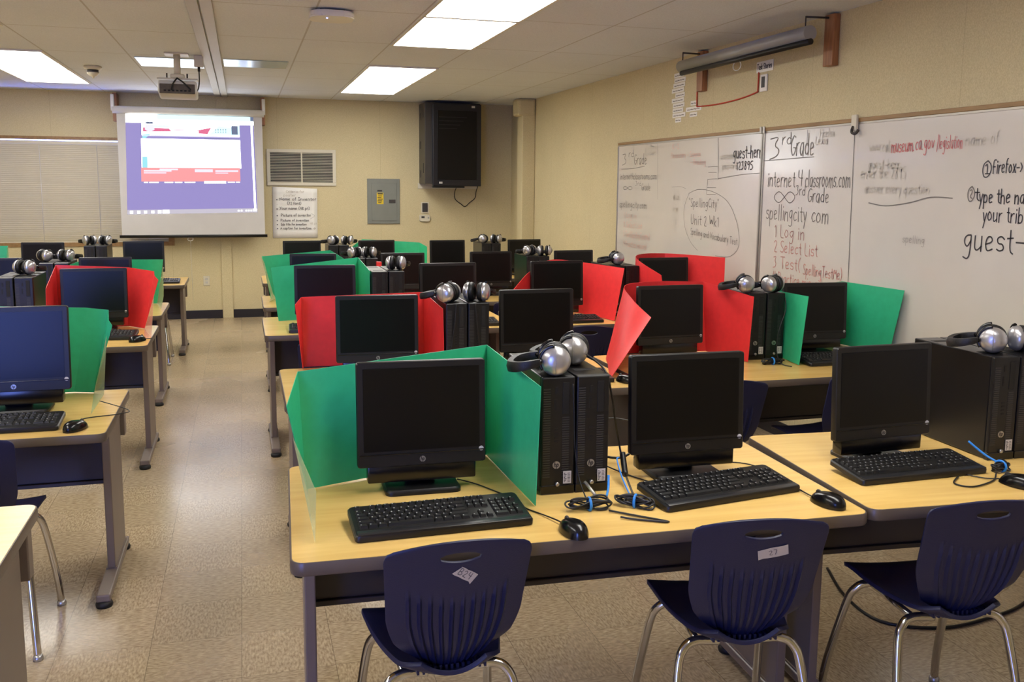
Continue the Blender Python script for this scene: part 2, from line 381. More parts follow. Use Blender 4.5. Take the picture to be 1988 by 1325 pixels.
# ================================================================== THE ROOM
bm = new(); poly(bm, [(LEFT-.1, REAR-.1, 0), (RIGHT+.1, REAR-.1, 0), (RIGHT+.1, BACK+.1, 0), (LEFT-.1, BACK+.1, 0)]); struct('floor', bm, 'floor')
bm = new(); poly(bm, [(LEFT-.1, REAR-.1, CEIL), (LEFT-.1, BACK+.1, CEIL), (RIGHT+.1, BACK+.1, CEIL), (RIGHT+.1, REAR-.1, CEIL)]); struct('ceiling', bm, 'ceil')
WX0, WX1, WZ0, WZ1 = -3.45, -.82, .90, 2.062
bm = new()
lo_hi(bm, (LEFT-.1, BACK, 0), (WX0, BACK+.12, CEIL)); lo_hi(bm, (WX1, BACK, 0), (RIGHT+.1, BACK+.12, CEIL))
lo_hi(bm, (WX0, BACK, 0), (WX1, BACK+.12, WZ0)); lo_hi(bm, (WX0, BACK, WZ1), (WX1, BACK+.12, CEIL)); struct('wall_back', bm, 'wall_back')
bm = new(); lo_hi(bm, (RIGHT, REAR-.1, 0), (RIGHT+.1, BACK, CEIL)); struct('wall_right', bm, 'wall_side')
bm = new(); lo_hi(bm, (LEFT-.1, REAR-.1, 0), (LEFT, BACK, CEIL)); struct('wall_left', bm, 'wall_side')
DX0, DX1, DZ1 = -3.0, -1.6, 2.12
bm = new(); lo_hi(bm, (LEFT, REAR-.1, 0), (DX0, REAR, CEIL)); lo_hi(bm, (DX1, REAR-.1, 0), (RIGHT, REAR, CEIL)); lo_hi(bm, (DX0, REAR-.1, DZ1), (DX1, REAR, CEIL))
struct('wall_front', bm, 'wall_back')
bm = new(); poly(bm, [(-6, REAR-.1, -.02), (2, REAR-.1, -.02), (2, -8, -.02), (-6, -8, -.02)]); struct('ground', bm, 'concrete')
# door behind the camera: frame and glass
d = struct('door_1', lo_hi(lo_hi(lo_hi(new(), (DX0, REAR-.08, 0), (DX0+.05, REAR+.02, DZ1)), (DX1-.05, REAR-.08, 0), (DX1, REAR+.02, DZ1)), (DX0+.05, REAR-.08, DZ1-.05), (DX1-.05, REAR+.02, DZ1)), 'white')
# window on the back wall: wood frame and sill
bm = new(); lo_hi(bm, (WX0-.05, BACK-.02, WZ1), (WX1+.05, BACK-.001, WZ1+.035)); lo_hi(bm, (WX1-.014, BACK-.02, WZ0-.03), (WX1+.05, BACK-.001, WZ1)); lo_hi(bm, (WX0-.05, BACK-.02, WZ0-.03), (WX0, BACK-.001, WZ1)); lo_hi(bm, (WX0, BACK-.012, WZ0-.03), (WX1, BACK-.001, WZ0+.016))
struct('window_1', bm, 'trimw')
# blinds
bl = thing('window_blind', 'closed cream horizontal blind on the back-wall window, behind the projection screen', 'blind', (0, 0, 0))
bm = new(); z = .915
while z < 2.021:
    bx(bm, ((WX0+WX1)/2, BACK+.02, z), (WX1-WX0-.008, .003, .0245), rot=Matrix.Rotation(math.radians(17), 3, 'X')); z += .0212
obj('slats', bm, 'blind', bl)
obj('head_rail', lo_hi(new(), (WX0+.002, BACK+.003, 2.012), (WX1-.002, BACK+.04, 2.049), .003), 'offwhite', bl)
obj('bottom_rail', lo_hi(new(), (WX0+.01, BACK+.008, .903), (WX1-.01, BACK+.032, .92), .003), 'offwhite', bl)
for xx in (-2.15, -2.72, -1.56, -1.05): obj('lift_cord', tube(new(), [(xx, BACK+.004, .91), (xx, BACK+.004, 2.0)], .0022, 6, 0), 'sticker', bl)
# baseboards, battens, post
bm = new(); lo_hi(bm, (LEFT, BACK-.012, 0), (-.262, BACK-.001, .1), .003); struct('baseboard_back', bm, 'base')
bm = new(); lo_hi(bm, (-.135, BACK-.012, 0), (RIGHT, BACK-.001, .1), .003); struct('baseboard_far', bm, 'base')
bm = new(); lo_hi(bm, (RIGHT-.012, REAR, 0), (RIGHT-.001, BACK-.02, .1), .003); struct('baseboard_right', bm, 'base')
bm = new(); lo_hi(bm, (LEFT+.001, REAR, 0), (LEFT+.012, BACK-.02, .1), .003); struct('baseboard_left', bm, 'base')
bm = new(); lo_hi(bm, (-.258, BACK-.018, 0), (-.139, BACK-.001, CEIL-.001), .003); struct('trim_1', bm, 'wall_back')
bm = new(); lo_hi(bm, (RIGHT-.16, 10.42, 0), (RIGHT-.001, 10.62, CEIL-.001), .01); lo_hi(bm, (RIGHT-.22, 10.40, CEIL-.2), (RIGHT-.001, 10.64, CEIL-.001), .03); struct('trim_2', bm, 'wall_back')
# the double rail where the two halves of the building meet
bm = new(); lo_hi(bm, (-.272, REAR, CEIL-.016), (-.206, BACK-.001, CEIL-.0005), .002); lo_hi(bm, (-.196, REAR, CEIL-.016), (-.13, BACK-.001, CEIL-.0005), .002); struct('trim_3', bm, 'railp')
# polished strips set in the ceiling
for x0, x1, y0, y1, lab in ((-.80, -.285, 8.12, 8.72, 'polished metal ceiling strip above the projector, left of the white rail'), (-.115, .40, 8.02, 8.50, 'polished metal ceiling strip right of the white rail')):
    tag(obj('metal_ceiling_strip', lo_hi(new(), (x0, y0, CEIL-.006), (x1, y1, CEIL-.0005), .001), 'mirror'), lab, 'ceiling panel', 'metal strips in the ceiling')

# ---- ceiling lights
def make_light():
    t = thing('ceiling_light', 'x', 'ceiling light')
    bm = new(); W, L = .606, 1.216
    for a, b in (((-W/2, -L/2), (W/2, -L/2+.018)), ((-W/2, L/2-.018), (W/2, L/2)), ((-W/2, -L/2+.018), (-W/2+.018, L/2-.018)), ((W/2-.018, -L/2+.018), (W/2, L/2-.018))):
        lo_hi(bm, (*a, -.014), (*b, -.0006))
    obj('frame', bm, 'white', t)
    obj('diffuser', lo_hi(new(), (-W/2+.018, -L/2+.018, -.010), (W/2-.018, L/2-.018, -.002), .001), 'lampw', t)
    return t
pr = Proto(make_light())
for X, side in ((1.355, 'right'), (-1.745, 'left')):
    for Y, far in ((4.94, 'middle pair, near half'), (6.16, 'middle pair, far half'), (8.60, 'far pair, near half'), (9.82, 'far pair, far half'), (1.28, 'nearest pair, near half'), (2.50, 'nearest pair, far half')):
        pr.put((X, Y, CEIL), 0, 'lit rectangular ceiling light, %s row, %s' % (side, far), 'fluorescent ceiling panels')

# ---- access point, smoke detector
t = thing('wireless_access_point', 'white rounded wireless access point with blue light on the ceiling', 'access point', (.53, 5.62, CEIL))
bm = new(); prism(bm, rrect(.25, .25, .07, 6), 0, .035, Matrix.Translation((0, 0, -.048)), 0); bmesh.ops.bevel(bm, geom=[e for e in bm.edges], offset=.008, segments=2, affect='EDGES'); obj('housing', bm, 'white', t, 40)
obj('mounting_plate', lo_hi(new(), (-.07, -.07, -.014), (.07, .07, -.001)), 'dark', t)
obj('status_light', lathe(new(), [(.004, 0), (.004, -.002)], 10, Matrix.Translation((-.03, -.05, -.0485))), 'led', t)
t = thing('smoke_detector', 'round cream smoke detector on the ceiling beside the left light', 'smoke detector', (-1.216, 8.92, CEIL))
obj('base', lathe(new(), [(.07, -.001), (.075, -.012), (.066, -.03), (.052, -.034)], 24), 'offwhite', t)
obj('chamber', lathe(new(), [(.046, -.034), (.046, -.058)], 24), 'dark', t)
obj('cap', lathe(new(), [(.05, -.056), (.048, -.066), (.03, -.085), (.012, -.092), (.006, -.105)], 24), 'offwhite', t)

# ---- projector
t = thing('projector', 'ceiling-hung projector pointed at the screen, seen from behind', 'projector', (-.46, 7.85, 0))
obj('mount_pole', tube(new(), [(0, 0, 2.44), (0, 0, CEIL-.012)], .026, 16, 0), 'offwhite', t)
obj('ceiling_plate', lo_hi(new(), (-.09, -.09, CEIL-.013), (.09, .09, CEIL-.001), .003), 'offwhite', t)
br = obj('mount_bracket', lo_hi(lo_hi(new(), (-.15, -.05, 2.40), (.15, .1, 2.412), .003), (-.055, -.04, 2.412), (.055, .06, 2.445), .012), 'offwhite', t)
for s in (-1, 1): obj('thumb_screw', tube(new(), [(s*.075, -.055, 2.412), (s*.075, -.055, 2.445)], .006, 8, 0), 'dark', br)
tilt = Matrix.Rotation(math.radians(-9), 3, 'X')
bm = new(); bx(bm, (0, .03, 2.325), (.29, .24, .1), .02, 3, tilt); obj('body', bm, 'projw', t, 40)
bm = new(); bx(bm, (0, -.092, 2.325), (.26, .012, .075), .003, 1, tilt); obj('connector_panel', bm, 'projd', t)
bm = new()
for k in range(7): bx(bm, (-.09+.03*k, -.099, 2.31), (.018, .008, .012), .001, 1, tilt)
obj('ports', bm, 'slot', t)
obj('lens', lathe(new(), [(.03, 0), (.033, .03), (.026, .034)], 20, Matrix.Translation((-.07, .15, 2.31)) @ Matrix.Rotation(-PI/2, 4, 'X')), 'blkg', t)
obj('video_cable', tube(tube(new(), [(0, -.06, 2.41), (-.03, -.11, 2.36), (-.045, -.105, 2.315)], .006), [(0, -.06, 2.41), (.05, -.115, 2.37), (.1, -.105, 2.32)], .006), 'cord', t)
t = thing('ceiling_outlet', 'small white ceiling outlet box with black plug beside the projector', 'outlet', (-.30, 7.9, CEIL))
obj('box', lo_hi(new(), (-.035, -.035, -.09), (.035, .035, -.001), .004), 'offwhite', t)
obj('plug', tube(new(), [(0, -.005, -.09), (0, -.005, -.125)], .011, 10, 0), 'cord', t)
obj('power_cable', tube(new(), [(0, -.005, -.12), (.0, -.02, -.2), (-.01, -.06, -.27), (-.04, -.1, -.29), (-.055, -.115, -.27)], .005), 'cord', t)

# ---- projection screen on the back wall
SY = 11.2
t = thing('projection_screen', 'pulled-down projection screen showing a web page on the back wall', 'projection screen', (0, SY, 0))
obj('case', tube(new(), [(-1.35, 0, 2.395), (.27, 0, 2.395)], .042, 20, 0), 'white', t)
for xx in (-1.345, .265): obj('end_bracket', lo_hi(new(), (xx-.018, -.03, 2.38), (xx+.018, .03, 2.56), .006), 'white', t)
for xx in (-1.33, .255): obj('wood_block', lo_hi(new(), (xx-.02, .03, 2.27), (xx+.025, BACK-SY-.002, 2.58), .003), 'wood', t)
obj('fabric', lo_hi(new(), (-1.31, -.002, 1.0), (.246, .002, 2.36)), 'fabric', t)
obj('weight_bar', tube(new(), [(-1.335, 0, .99), (.272, 0, .99)], .017, 12, 0), 'blk', t)
obj('pull_ring', tube(new(), [(-.585+.03*math.cos(a*PI/6), 0, .955+.02*math.sin(a*PI/6)) for a in range(13)], .003, 6, 0), 'white', t)
obj('pull_cord', tube(new(), [(-.585, 0, .935), (-.58, .0, .25)], .0016, 6, 0), 'sticker', t)
def emis(name, rgb, s):
    MT[name] = mat(name, (12, 12, 12), .6, emit=rgb, es=s*.31)
for nm, c, s in (('pic_purple', (160, 148, 212), .80), ('pic_white', (246, 250, 255), 4.6), ('pic_cyan', (190, 236, 246), 1.5), ('pic_red', (242, 152, 154), 1.0), ('pic_crim', (222, 110, 146), .95), ('pic_teal', (150, 220, 232), 1.0), ('pic_grey', (120, 132, 164), .7), ('pic_bar', (204, 198, 212), .85), ('pic_pale', (222, 220, 246), 1.1)): emis(nm, c, s)
PM = ['pic_purple', 'pic_white', 'pic_cyan', 'pic_red', 'pic_crim', 'pic_teal', 'pic_grey', 'pic_bar', 'pic_pale']
def picture():
    """(layer, material, polygon in picture units 0..1 across, 0..1 down)"""
    S = []
    def q(mi, x0, y0, x1, y1): S.append((mi, [(x0, y0), (x1, y0), (x1, y1), (x0, y1)]))
    q(0, 0, 0, 1, .955); q(7, 0, .955, 1, 1); q(1, 0, 0, 1, .085); q(2, .24, .0, 1, .045); q(6, .975, 0, 1, .04)
    q(1, .12, .085, .885, .205); q(1, .0, .035, .24, .085)
    S.append((4, [(.13, .128), (.33, .135), (.35, .165), (.13, .172)])); q(2, .20, .105, .33, .128)
    S.append((4, [(.56, .145), (.66, .118), (.63, .185), (.56, .182)])); q(4, .37, .145, .56, .152)
    S.append((2, [(.64, .19), (.72, .10), (.80, .115), (.885, .09), (.885, .19)])); q(6, .82, .095, .87, .185)
    S.append((6, [(.145, .085), (.165, .07), (.185, .075), (.20, .07), (.215, .085), (.20, .095), (.165, .095)]))
    S.append((8, [(.15, .10), (.21, .10), (.22, .15), (.18, .18), (.145, .15)]))
    for r in range(3):
        for c in range(5): q(6, .69+.02*c, .13+.016*r, .698+.02*c, .138+.016*r)
    S.append((5, [(.125, .20), (.19, .195), (.15, .235), (.125, .24)])); q(8, .12, .208, .885, .215)
    q(1, .115, .24, .885, .535); q(6, .60, .228, .88, .232); q(5, .12, .42, .16, .53)
    q(3, .11, .53, .875, .67); q(8, .13, .555, .34, .57); q(8, .13, .578, .30, .588); q(8, .52, .545, .66, .575); q(8, .68, .555, .86, .572); q(8, .68, .58, .78, .588); q(8, .25, .54, .39, .556)
    for a, b in ((.13, .16), (.17, .24), (.285, .35), (.365, .42), (.44, .52), (.775, .83), (.84, .87)): q(1, a, .675, b, .683)
    q(1, .59, .668, .76, .692)
    q(1, .975, .085, .99, .955)
    for x in (.02, .075, .125, .18): q(1, x, .965, x+.022, .992)
    q(1, .23, .962, .255, .994); q(1, .265, .96, .315, .995)
    for x in (.845, .868, .905, .925, .945): q(1, x, .972, x+.012, .986)
    q(1, .965, .962, .995, .975); q(1, .965, .98, .995, .986)
    return S
TL, TR, BL, BR = Vector((-1.218, 0, 2.352)), Vector((.149, 0, 2.352)), Vector((-1.245, 0, 1.238)), Vector((.168, 0, 1.262))
bm = new()
for i, (mi, P) in enumerate(picture()):
    pts = []
    for u, v in P:
        p = (TL*(1-u)+TR*u)*(1-v)+(BL*(1-u)+BR*u)*v; p.y = -.0026-.00006*i; pts.append(p)
    poly(bm, pts, mi)
obj('projected_picture', bm, PM, t)

# ---- wall fixtures on the back wall
t = thing('vent_grille', 'white louvred return-air grille on the back wall right of the projection screen', 'vent', (.695, BACK, 1.79))
bm = new()
for a, b in (((-.405, -.215), (.405, -.175)), ((-.405, .175), (.405, .215)), ((-.405, -.175), (-.365, .175)), ((.365, -.175), (.405, .175))): lo_hi(bm, (a[0], -.02, a[1]), (b[0], -.001, b[1]), .003)
obj('frame', bm, 'offwhite', t); obj('backing', lo_hi(new(), (-.37, -.006, -.18), (.37, -.002, .18)), 'dark', t)
bm = new()
for k in range(19): bx(bm, (0, -.012, -.166+.0184*k), (.74, .014, .0035), rot=Matrix.Rotation(math.radians(14), 3, 'X'))
obj('louvres', bm, 'offwhite', t); obj('centre_bar', lo_hi(new(), (-.008, -.021, -.176), (.008, -.006, .176)), 'offwhite', t)

po_ = thing('poster', 'handwritten white paper poster listing inventor assignment below the vent grille', 'poster', (.607, BACK-.004, 1.253))
bm = new(); N = 8
g = [[bm.verts.new((-.262+.524*i/N+.006*(j/N-.5), -.004-.01*abs(math.sin(i*1.1))*(j/N)**3, -.303+.61*j/N-(.02*(i/N) if j == N else 0))) for j in range(N+1)] for i in range(N+1)]
for i in range(N):
    for j in range(N): bm.faces.new((g[i][j], g[i+1][j], g[i+1][j+1], g[i][j+1]))
obj('sheet', bm, 'paper', po_, 60, mods=[('SOLIDIFY', dict(thickness=.0008))])
def frame_back(x, z, y=0): return (Vector((x, y, z)), Vector((1, 0, 0)), Vector((0, 0, 1)), Vector((0, -.0175, 0)))
for txt, x, z, h, wdt in (('Name of Inventor', -.18, .145, .036, .43), ('(72 font)', -.09, .095, .034, .16), ('Your name (48 pt)', -.18, .035, .034, .35), ('Picture of inventor', -.165, -.045, .032, .35), ('Picture of invention', -.17, -.105, .028, .33), ('Sub title for invention', -.17, -.152, .026, .30), ('A caption for invention', -.175, -.2, .028, .36)):
    obj('handwritten_line', write(write(new(), txt, frame_back(x, z), h, wdt, .0046), '*' if txt[0] != '(' else '-', frame_back(-.215, z), .03 if txt[0] != '(' else .001, .012, .008 if txt[0] != '(' else .001), 'ink', po_)
obj('bracket_line', stroke(new(), [(0, 0), (.035, -.03), (-.02, -.07)], frame_back(.19, -.01), .002), 'ink', po_)
obj('round_mark', write(new(), 'o', frame_back(.215, -.2), .028, .022, .003), 'ink', po_)
for a in (('Criteria for', frame_back(-.1, .235), .032, .21, .004), ('poster', frame_back(-.13, .195), .03, .14, .004), ('48 pt', frame_back(.17, -.14), .022, .08, .003)): obj('faint_pencil_heading', write(new(), *a), 'inkf', po_)

t = thing('electrical_panel', 'grey metal electrical panel with yellow warning label on the back wall', 'electrical panel', (1.672, BACK, 1.392))
obj('box', lo_hi(new(), (-.2, -.02, -.275), (.2, -.001, .275), .004), 'epanel', t)
dr = obj('door', lo_hi(new(), (-.148, -.026, -.24), (.162, -.02, .225), .003), 'epanel', t)
obj('latch', lo_hi(new(), (.065, -.03, -.022), (.145, -.026, .022), .002), 'dark', dr)
yl = obj('warning_label', lo_hi(new(), (-.085, -.0275, -.035), (-.003, -.026, .105)), 'yellow', t)
bm = new()
for k, (a, b) in enumerate(((.1, .085), (.07, .062), (.05, .042), (.03, .022), (.01, 0), (-.012, -.02))): lo_hi(bm, (-.075+.006*(k % 2), -.0282, b), (-.013-.008*(k % 3), -.0275, a))
obj('print', bm, 'dark', yl); obj('name_plate', lo_hi(new(), (-.078, -.0275, .118), (-.02, -.026, .14)), 'dark', t)

t = thing('wall_cabinet', 'dark grey wall-mounted equipment cabinet hung near the ceiling in the far corner', 'cabinet', (0, 0, 0))
obj('body', lo_hi(new(), (2.12, 11.04, 1.61), (2.80, BACK-.001, 2.575), .004), 'cabside', t)
fr = obj('front_door', lo_hi(new(), (2.205, 10.98, 1.585), (2.80, 11.04, 2.56), .006), 'cabinet', t)
obj('glazed_panel', lo_hi(new(), (2.26, 10.975, 1.66), (2.745, 10.98, 2.48), .002), 'screen', fr)
bm = new()
for k in range(4): lo_hi(bm, (2.28, 10.973, 2.40-.045*k), (2.62-.04*k, 10.975, 2.408-.045*k))
obj('inner_slots', bm, 'cabinet', fr)
for z in (1.73, 2.08, 2.42): obj('hinge', lo_hi(new(), (2.114, 11.30, z-.045), (2.122, 11.36, z+.045), .003), 'dark', t)
for z in (1.80, 2.46): obj('side_latch', lo_hi(new(), (2.116, 11.12, z-.06), (2.122, 11.17, z+.06), .004), 'cabinet', t)
obj('bottom_rail', lo_hi(new(), (2.21, 11.0, 1.565), (2.60, 11.08, 1.586), .004), 'blk', t)
for (x, z) in ((2.30, 1.625), (2.70, 2.53)): obj('asset_label', lo_hi(new(), (x-.02, 10.973, z-.012), (x+.02, 10.98, z+.012)), 'sticker', t)
obj('backing_board', lo_hi(new(), (2.10, BACK-.012, 1.55), (2.86, BACK-.0012, 1.62), .002), 'offwhite', t)
obj('power_cord', tube(new(), [(2.55, 11.2, 1.59), (2.56, 11.38, 1.5), (2.575, 11.4, 1.42), (2.65, 11.4, 1.36), (2.70, 11.4, 1.33), (2.76, 11.4, 1.38), (2.83, 11.4, 1.44), (2.84, 11.39, 1.52), (2.86, 11.38, 1.6), (2.83, 11.38, 1.7), (2.815, 11.36, 1.9)], .005), 'cord', t)

t = thing('thermostat', 'small white thermostat below the grey wall box, under the cabinet', 'thermostat', (2.185, BACK, 1.185))
obj('body', prism(new(), rrect(.135, .085, .02), .001, .03, Matrix.Rotation(PI/2, 4, 'X'), .004), 'offwhite', t)
obj('display', lo_hi(new(), (-.045, -.0318, .0), (-.005, -.03, .024)), 'dark', t)
obj('dial', lathe(new(), [(.01, 0), (.008, .006)], 12, Matrix.Translation((.045, -.03, .005)) @ Matrix.Rotation(PI/2, 4, 'X')), 'badge', t)
t = thing('wall_box', 'small dark grey wall box just above the white thermostat', 'wall box', (2.19, BACK, 1.318))
obj('plate', lo_hi(new(), (-.036, -.03, -.055), (.03, -.001, .055), .004), 'dark', t); obj('base', lo_hi(new(), (-.05, -.008, -.075), (.05, -.001, .065), .003), 'offwhite', t)
t = thing('power_outlet', 'cream wall outlet low on the back wall at the end of the aisle', 'outlet', (-.433, BACK, .45))
obj('plate', lo_hi(new(), (-.036, -.007, -.057), (.036, -.001, .057), .003), 'offwhite', t)
for z in (-.02, .02): obj('socket', lo_hi(new(), (-.014, -.0085, z-.012), (.014, -.007, z+.012), .003), 'sticker', t)

# ---- whiteboards on the right wall
def frame_right(y, z, off=.0): return (Vector((RIGHT-.021-off, y, z)), Vector((0, -1, 0)), Vector((0, 0, 1)), Vector((-.0012, 0, 0)))
BZ0, BZ1 = .75, 1.958
def whiteboard(y1, y0, label):
    t = thing('whiteboard', label, 'whiteboard', (0, 0, 0), 0, 'whiteboards on the right wall')
    obj('panel', lo_hi(new(), (RIGHT-.02, y0+.012, BZ0), (RIGHT-.001, y1-.012, BZ1)), 'board', t)
    obj('wood_top_rail', lo_hi(new(), (RIGHT-.028, y0, BZ1+.012), (RIGHT-.001, y1, BZ1+.034), .002), 'trimw', t)
    obj('metal_trim', lo_hi(lo_hi(lo_hi(new(), (RIGHT-.024, y0, BZ1), (RIGHT-.001, y1, BZ1+.012), .001), (RIGHT-.026, y1-.012, BZ0), (RIGHT-.001, y1+.006, BZ1), .001), (RIGHT-.026, y0-.006, BZ0), (RIGHT-.001, y0+.012, BZ1), .001), 'alum', t)
    obj('marker_tray', lo_hi(new(), (RIGHT-.07, y0, BZ0-.02), (RIGHT-.001, y1, BZ0), .004), 'alum', t)
    return t
wb1 = whiteboard(7.862, 5.432, 'far whiteboard with faded marker notes, nearer the back wall')
wb2 = whiteboard(5.412, 2.96, 'near whiteboard with large handwritten grade and website notes')
whiteboard(2.94, .5, 'right-hand whiteboard, beyond the near one, running out of frame')
def notes(wb, name, m, L):
    for a in L: obj(name, write(new(), a[0], frame_right(a[1], a[2]), a[3], a[4], a[5]*.8, *(a[6:])), m, wb)
def lines(wb, name, m, L):
    for P, pen in L: obj(name, stroke(new(), [(5-p[0], p[1]-1) for p in P], frame_right(5, 1), pen*.8), m, wb)
notes(wb1, 'guest_note', 'ink', [('guest-herr', 5.80, 1.80, .085, .36, .010), ('123895', 5.75, 1.725, .055, .21, .009)])
notes(wb1, 'grade_note', 'inkg', [('3', 7.76, 1.79, .10, .10, .007), ('rd', 7.62, 1.86, .06, .11, .006), ('Grade', 7.50, 1.79, .09, .26, .007), ('internet4classrooms.com', 7.80, 1.665, .055, .76, .006), ('@', 7.73, 1.57, .06, .2, .006), ('3rd', 7.46, 1.61, .04, .12, .005), ('Grade', 7.33, 1.57, .06, .18, .005), ('spellingcity.com', 7.80, 1.415, .06, .58, .006)])
notes(wb1, 'spelling_note', 'inkg', [('"SpellingCity"', 6.44, 1.455, .065, .46, .006), ('Unit 2 Wk1', 6.40, 1.32, .075, .43, .007), ('Spelling and Vocabulary Test', 6.40, 1.245, .05, .70, .005, .35, 0, -.055)])
notes(wb1, 'red_list', 'inkrf', [('1 Log in', 7.70, 1.325, .05, .28, .006), ('2 Select List', 7.70, 1.24, .05, .40, .006), ('3 Test(SpellingTestMe)', 7.70, 1.155, .05, .56, .006), ('4 Practice missed', 7.70, 1.07, .05, .5, .006), ('Elementary - Science', 6.78, 1.83, .04, .5, .006), ('K-2', 6.76, 1.90, .04, .12, .006), ('- Reading', 6.44, 1.77, .04, .24, .006)])
notes(wb1, 'smudged_marks', 'inkf', [('username', 5.98, 1.80, .05, .22, .006), ('password', 5.95, 1.73, .05, .2, .006), ('Firefox', 7.28, 1.91, .05, .2, .006), ('browser', 7.28, 1.86, .05, .2, .006), ('abcd', 6.72, 1.5, .06, .1, .006), ('efgh', 6.72, 1.40, .06, .1, .006), ('ijkl', 6.72, 1.30, .06, .1, .006)])
lines(wb1, 'drawn_lines', 'inkg', [([(7.78, 1.755), (7.5, 1.76), (7.28, 1.775)], .005), ([(7.035, 1.95), (7.02, 1.75), (7.01, 1.5)], .0035), ([(6.027, 1.95), (6.01, 1.80), (6.006, 1.66)], .006), ([(6.006, 1.665), (5.7, 1.69), (5.44, 1.70)], .005),
    ([(6.45, 1.555), (6.30, 1.585), (6.08, 1.572), (5.85, 1.50), (5.71, 1.35), (5.68, 1.2), (5.80, 1.12), (6.0, 1.11)], .0045), ([(6.45, 1.555), (6.52, 1.44), (6.50, 1.30), (6.40, 1.19), (6.28, 1.13)], .0045), ([(6.16, 1.75), (6.02, 1.755)], .004), ([(6.15, 1.71), (6.03, 1.71)], .004), ([(6.16, 1.66), (6.02, 1.665)], .004), ([(6.16, 1.60), (6.03, 1.60)], .004), ([(6.16, 1.55), (6.03, 1.55)], .004), ([(6.16, 1.66), (6.17, 1.55)], .004), ([(6.75, 1.60), (6.6, 1.605), (6.5, 1.59)], .003)])
notes(wb2, 'grade_note', 'inkg', [('3', 5.335, 1.785, .14, .13, .009), ('rd', 5.195, 1.875, .075, .10, .007), ('Grade', 5.095, 1.80, .13, .24, .008), ('internet', 5.345, 1.61, .10, .31, .007), ('4', 5.005, 1.62, .095, .05, .007), ('classrooms.com', 4.925, 1.61, .10, .43, .007), ('@', 5.26, 1.505, .135, .23, .007), ('3rd', 5.02, 1.56, .06, .10, .006), ('Grade', 4.89, 1.52, .085, .21, .007), ('spellingcity', 5.345, 1.40, .10, .45, .007), ('com', 4.84, 1.40, .10, .16, .007)])
notes(wb2, 'faded_list', 'inkrm', [('2 Select List', 5.235, 1.195, .075, .47, .007), ('3 Test(', 5.235, 1.095, .075, .30, .007), ('SpellingTestMe)', 4.90, 1.08, .065, .38, .007), ('4 Practice missed', 5.23, 1.0, .07, .52, .007)])
notes(wb2, 'faded_list', 'inkrd', [('1 Log in', 5.235, 1.29, .08, .33, .007)])
notes(wb2, 'dark_list', 'inkf2', [('spelling', 4.03, 1.33, .04, .16, .004)])
notes(wb2, 'red_address', 'inkr', [('museum.', 4.16, 1.795, .07, .17, .007), ('ca.gov', 3.98, 1.80, .075, .13, .006), ('/legislation', 3.83, 1.80, .065, .17, .005)])
notes(wb2, 'login_steps', 'ink', [('#', 3.525, 1.665, .075, .055, .007), ('Firefox->', 3.46, 1.68, .062, .165, .007), ('t', 3.56, 1.555, .06, .03, .008), ('ype the na', 3.53, 1.545, .065, .26, .008), ('your trib', 3.50, 1.46, .07, .23, .007), ('guest-', 3.605, 1.325, .115, .35, .009)])
notes(wb2, 'step_two', 'inkg', [('&', 3.605, 1.55, .07, .045, .007)])
notes(wb2, 'smudged_marks', 'inkf', [('www.cali', 4.34, 1.80, .06, .17, .006), ('guest-herr', 4.34, 1.71, .05, .25, .007), ('enter the 2895', 4.40, 1.66, .06, .36, .007), ('answer every question', 4.36, 1.58, .055, .50, .007), ('Firefox', 4.80, 1.90, .05, .14, .006), ('Lexia', 4.84, 1.86, .05, .12, .006), ('name of', 3.64, 1.81, .06, .2, .006)])
lines(wb2, 'drawn_lines', 'inkg', [([(5.40, 1.778), (5.1, 1.785), (4.85, 1.79)], .006), ([(4.478, 1.952), (4.472, 1.6), (4.458, 1.0)], .006), ([(4.32, 1.528), (4.18, 1.515), (4.0, 1.535), (3.85, 1.565), (3.70, 1.563)], .007), ([(4.93, 1.952), (4.928, 1.86)], .004)])
t = thing('map_hook_clip', 'pale metal map clip on the top rail of the near whiteboard', 'clip', (RIGHT, 4.463, 1.965))
obj('plate', lo_hi(new(), (-.045, -.025, -.045), (-.029, .02, .045), .003), 'offwhite', t); obj('hook', tube(new(), [(-.045, 0, -.02), (-.06, -.01, -.05), (-.05, -.03, -.06), (-.035, -.035, -.04)], .008), 'dark', t)
t = thing('rail_clip', 'small metal rail clip where the two whiteboards meet', 'clip', (RIGHT, 5.42, 1.975))
obj('plate', lo_hi(new(), (-.036, -.03, -.02), (-.0285, -.006, .025), .002), 'alum', t); obj('plate', lo_hi(new(), (-.036, .006, -.02), (-.0285, .03, .025), .002), 'alum', t)

# ---- rolled-up pull-down screen above the whiteboards
SX = 3.12
t = thing('rolled_screen', 'rolled-up grey pull-down screen on wooden brackets above the whiteboards', 'projection screen', (0, 0, 0))
obj('case', tube(new(), [(SX, 4.70, 2.478), (SX, 6.31, 2.478)], .043, 20, 0), 'grey', t)
obj('weight_bar', tube(new(), [(SX-.02, 4.66, 2.424), (SX-.02, 6.26, 2.424)], .018, 12, 0), 'blk', t)
for k, yy in enumerate((6.30, 4.735)):
    obj('wood_block', lo_hi(new(), (RIGHT-.045, yy-.045, 2.305), (RIGHT-.001, yy+.045, 2.594), .004), 'wood', t)
    yb = (6.29, 4.75)[k]
    obj('hanger_arm', tube(new(), [(RIGHT-.05, yy, 2.574), (SX, yb, 2.574)], .006, 8, 0), 'dark', t)
    obj('hanger_hook', tube(new(), [(SX, yb, 2.578), (SX, yb, 2.518)], .004, 8, 0), 'dark', t)
obj('pull_ring', tube(new(), [(SX-.02, 5.47+.05*math.cos(a*PI/8), 2.385+.03*math.sin(a*PI/8)) for a in range(17)], .003, 6, 0), 'white', t)
t = thing('wall_sign', 'small white printed sign above the wall thermometer', 'sign', (RIGHT, 5.475, 2.392))
